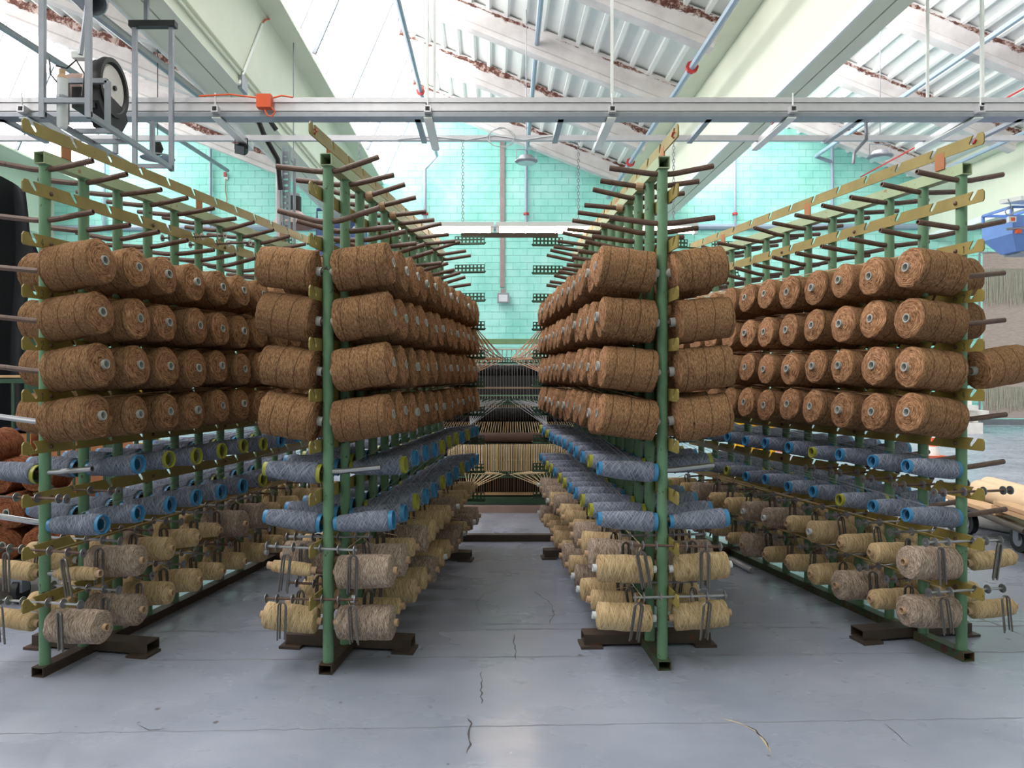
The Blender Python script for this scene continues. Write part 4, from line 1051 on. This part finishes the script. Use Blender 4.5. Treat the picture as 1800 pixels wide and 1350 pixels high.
# ================================================================== RIGHT BACKGROUND
# blue hopper machine
def hp(x, y, d=9.6): return at(x, y, d)
A = hp(1780, 392); B = hp(1880, 392); YR = 10.2
xa, xb, xm = A.x, B.x, (xa+xb)/2 if False else hp(1830, 400).x
zt, zm, zb = hp(0, 378).z, hp(0, 410).z, hp(0, 438).z
e = empty('hopper', (xa+.4, 9.9, zb), 'blue sheet-metal hopper machine hanging high at the right edge', 'machine')
def fr(z, x0, x1, y0, y1): return [(x0, y0, z), (x1, y0, z), (x1, y1, z), (x0, y1, z)]
mb = MB().add(fr(zt, xa, xb, 9.6, YR)+fr(zm, xa, xb, 9.6, YR), [(0, 1, 5, 4), (1, 2, 6, 5), (2, 3, 7, 6), (3, 0, 4, 7), (3, 2, 1, 0)])
part('bin', mb, 'blue_mach', e, False)
mb = MB().add(fr(zm, xa, xb, 9.6, YR)+fr(zb, xa+.15, xb-.2, 9.75, 10.05), [(0, 1, 5, 4), (1, 2, 6, 5), (2, 3, 7, 6), (3, 0, 4, 7), (4, 5, 6, 7)])
part('funnel', mb, 'blue_mach', e, False)
part('slide_gate', MB().b2((xa+.2, 9.74, zb-.03), (xb-.2, 10.06, zb)), 'galv', e, False)
zf = hp(0, 363).z
mb = MB()
for x in (xa, xm, xb):
    for y in (9.62, YR-.02): mb.bar((x, y, zt), (x, y, zf), .03, .03)
for y in (9.62, YR-.02): mb.bar((xa, y, zf), (xb, y, zf), .03, .03)
for x in (xa, xm, xb): mb.bar((x, 9.62, zf), (x, YR-.02, zf), .03, .03)
part('top_frame', mb, 'blue_mach', e, False)
p = hp(1778, 386, 9.57); part('switch_box', MB().box(p, (.09, .05, .07)), 'core_white', e, False)
part('switch_face', MB().box(p+Vector((0, -.028, 0)), (.045, .008, .04)), 'orange', e, False)
p = hp(1786, 403, 9.55); part('air_cylinder', MB().tube(p+Vector((-.12, 0, 0)), p+Vector((.3, 0, .03)), .017, 10), 'steel', e)
part('cylinder_tag', MB().box(p+Vector((.02, -.01, -.03)), (.06, .04, .045)), 'orange', e, False)
p = hp(1774, 372, 9.5); part('cable', MB().path([p+Vector((.05*math.cos(t), 0, .05*math.sin(t))) for t in [j*.8 for j in range(9)]]+[hp(1772, 350, 9.5)], .007, 5), 'galv', e)
part('support_beam', MB().bar((xa-.1, 9.5, zf+.06), (xb+1.2, 10.6, zf+.26), .25, .05), 'white', e, False)
# woven hanging
xw0, xw1 = P(1728, 0, 19.2).x, P(1860, 0, 19.2).x
e = empty('woven_hanging', ((xw0+xw1)/2, 19.2, 0), 'wide beige woven mat with fringed bands hanging at the right', 'textile')
zt_, bands = P(0, 445, 19.2).z, [(445, 472, 'w'), (472, 537, 'f'), (537, 680, 'w'), (680, 722, 'f'), (722, 735, 'w')]
for y0, y1, k_ in bands:
    z1_, z0_ = P(0, y0, 19.2).z, P(0, y1, 19.2).z
    if k_ == 'w': part('woven_band', MB().b2((xw0, 19.2, z0_), (xw1, 19.215, z1_)), 'woven', e, False)
    else:
        part('backing_band', MB().b2((xw0, 19.21, z0_), (xw1, 19.22, z1_)), 'woven', e, False)
        mb = MB(); rr = random.Random(9); x = xw0
        while x < xw1:
            z2 = z0_+rr.uniform(-.06, .15); mb.path([(x, 19.19, z1_), (x+rr.uniform(-.02, .02), 19.17, (z1_+z2)/2), (x+rr.uniform(-.03, .03), 19.18, z2)], .008, 3, False); x += .022
        o = part('fringe', mb, 'fringe', e, False); o['kind'] = 'stuff'
part('hanging_rod', MB().tube((xw0-.1, 19.2, zt_+.02), (xw1+.1, 19.2, zt_+.02), .02, 8), 'galv', e)
for x in (xw0-.05, xw1+.05): part('leg', MB().b2((x-.02, 19.25, 0), (x+.02, 19.29, zt_)), 'galv', e, False)
# white planks stack
zz = 0
for j, (xl, xr, h, dy) in enumerate(((1640, 1728, .26, 0), (1630, 1724, .10, .1), (1640, 1748, .16, .2), (1630, 1720, .12, 0), (1640, 1715, .10, .15), (1640, 1712, .09, .2))):
    a = P(xl, 0, 18.3).x; b = P(xr, 0, 18.3).x
    thing1('white_plank', MB().b2((a, 18.3+dy, zz), (b, 19.0+dy, zz+h)), 'conewhite', 'white board in the stack by the woven mat, %s from the bottom' % OR[j], 'board', 'stack of white boards', smooth=False); zz += h+.012 if j < 5 else 0
    if j < 5: thing1('spacer_slat', MB().b2((a+.2, 18.45+dy, zz-.012), (a+.26, 18.9, zz)), 'wood', 'thin wooden spacer slat resting on the white board %s from the bottom' % OR[j], 'spacer', smooth=False)
# traffic cones
def tcone(p, lb, h=.5):
    e = empty('traffic_cone', p, lb, 'cone'); s_ = h/.5
    part('base', MB().b2(p+Vector((-.16, -.16, 0))*s_, p+Vector((.16, .16, .03))*s_), 'orange', e, False)
    for z0_, z1_, m in ((.03, .17, 'conewhite'), (.17, .30, 'orange'), (.30, .42, 'conewhite'), (.42, .5, 'orange')):
        f_ = lambda z: (.125-.2*z)*s_
        part('band', MB().tube(p+Vector((0, 0, z0_*s_)), p+Vector((0, 0, z1_*s_)), f_(z0_), 20, f_(z1_)), m, e)
tcone(Vector((P(1637, 0, 13).x, 13, 0)), 'orange and white traffic cone behind the front post of the far-right creel', .55)
tcone(Vector((P(1382, 0, 14).x, 14, 0)), 'orange traffic cone seen through the middle of the far-right creel', .55)
# yellow crates
for x, z, d, lb in ((1312, 0, 12, 'bottom left'), (1312, .34, 12, 'middle left'), (1345, 0, 12, 'bottom right'), (1345, .34, 12.05, 'middle right'), (1325, .68, 12, 'top'), (1330, 1.02, 12.1, 'uppermost')):
    X = P(x, 0, d).x; e = empty('plastic_crate', (X, d, z), 'yellow plastic crate stacked behind the far-right creel, %s one' % lb, 'crate', 'yellow crates')
    mb = MB()
    for sx in (-1, 1): mb.b2((X+sx*.15-.01, d, z), (X+sx*.15+.01, d+.4, z+.33))
    for y in (d, d+.39): mb.b2((X-.15, y, z), (X+.15, y+.01, z+.33))
    part('crate_wall', mb, 'yellow', e, False); part('crate_floor', MB().b2((X-.15, d, z), (X+.15, d+.4, z+.015)), 'yellow', e, False)
    for q in (.08, .16, .24): part('rib', MB().b2((X-.155, d-.012, z+q), (X+.155, d, z+q+.012)), 'yellow', e, False)
X = P(200, 0, 12).x
e = empty('yellow_trolley', (X, 12, 0), 'yellow machine frame glimpsed behind the far-left creel', 'machine')
part('frame', MB().path([(X-.7, 12, 0), (X-.7, 12, 1.62), (X+.7, 12, 1.62), (X+.7, 12, 0)], .03, 4), 'yellow', e, False)
part('panel', MB().b2((X-.7, 12.0, 1.1), (X+.7, 12.05, 1.6)), 'yellow', e, False)
part('leg_brace', MB().bar((X-.7, 12, .3), (X+.7, 12, .3), .05, .05), 'yellow', e, False)
# flat cart with cardboard tubes
e = empty('flat_cart', (4.4, 6.0, 0), 'low rusty flat cart on grey castors carrying cardboard tubes', 'cart')
a0, b0 = Vector((4.06, 6.75, .27)), Vector((3.78, 5.40, .27))
rr_ = Vector((.95, -.2, 0))
part('side_rail', MB().tube(a0, b0, .024, 10), 'base_steel', e)
part('side_rail', MB().tube(a0+rr_, b0+rr_, .024, 10), 'base_steel', e)
part('end_rail', MB().tube(a0, a0+rr_, .024, 10), 'base_steel', e)
part('end_rail', MB().tube(b0, b0+rr_, .024, 10), 'base_steel', e)
part('deck', MB().add([a0+Vector((.1, 0, -.03)), b0+Vector((.1, 0, -.03)), b0+rr_+Vector((0, 0, -.03)), a0+rr_+Vector((0, 0, -.03)), a0+Vector((.1, 0, -.01)), b0+Vector((.1, 0, -.01)), b0+rr_+Vector((0, 0, -.01)), a0+rr_+Vector((0, 0, -.01))],
     [(0, 1, 2, 3), (4, 5, 6, 7), (0, 1, 5, 4), (1, 2, 6, 5), (2, 3, 7, 6), (3, 0, 4, 7)]), 'base_green', e, False)
for x, y in ((P(1703, 0, 6.65).x, 6.65), (P(1795, 0, 5.95).x, 5.95), (4.95, 6.45), (4.7, 5.4)):
    w_ = part('castor', MB().tube((x-.025, y, .1), (x+.025, y, .1), .1, 20), 'black', e)
    part('castor_hub', MB().tube((x-.03, y, .1), (x+.03, y, .1), .055, 16), 'galv', e)
    part('castor_fork', MB().b2((x-.045, y-.03, .1), (x-.035, y+.03, .24)).b2((x+.035, y-.03, .1), (x+.045, y+.03, .24)).b2((x-.045, y-.04, .23), (x+.045, y+.04, .25)), 'galv', e, False)
dv = Vector((-.12, -.99, 0)).normalized()
for j, (p, r, lb) in enumerate(((Vector((4.33, 6.78, .362)), .09, 'nearer thick cardboard tube lying lengthwise on the flat cart'), (Vector((4.56, 7.0, .362)), .09, 'farther thick cardboard tube lying lengthwise on the flat cart'))):
    o = MB().pipe(p, p+dv*2.3, r, r-.012, 24); thing1('cardboard_tube', o, 'tube_card', lb, 'tube')
for j, (p, q, w_, h, lb) in enumerate(((Vector((4.12, 7.15, .31)), Vector((3.98, 5.9, .31)), .16, .03, 'long pale wooden plank on the flat cart beside the tubes'), (Vector((4.0, 6.0, .345)), Vector((3.90, 5.40, .345)), .13, .03, 'lower short wooden batten on the flat cart'),
                                       (Vector((3.99, 5.98, .38)), Vector((3.89, 5.36, .38)), .11, .028, 'upper short wooden batten on the flat cart'))):
    thing1('wood_plank', MB().bar(p, q, w_, h), 'wood', lb, 'plank', smooth=False)
thing1('white_roll', MB().tube((4.25, 7.3, .11), (4.9, 5.9, .11), .11, 24), 'conewhite', 'white roll of sheet lying on the floor beneath the flat cart', 'roll')
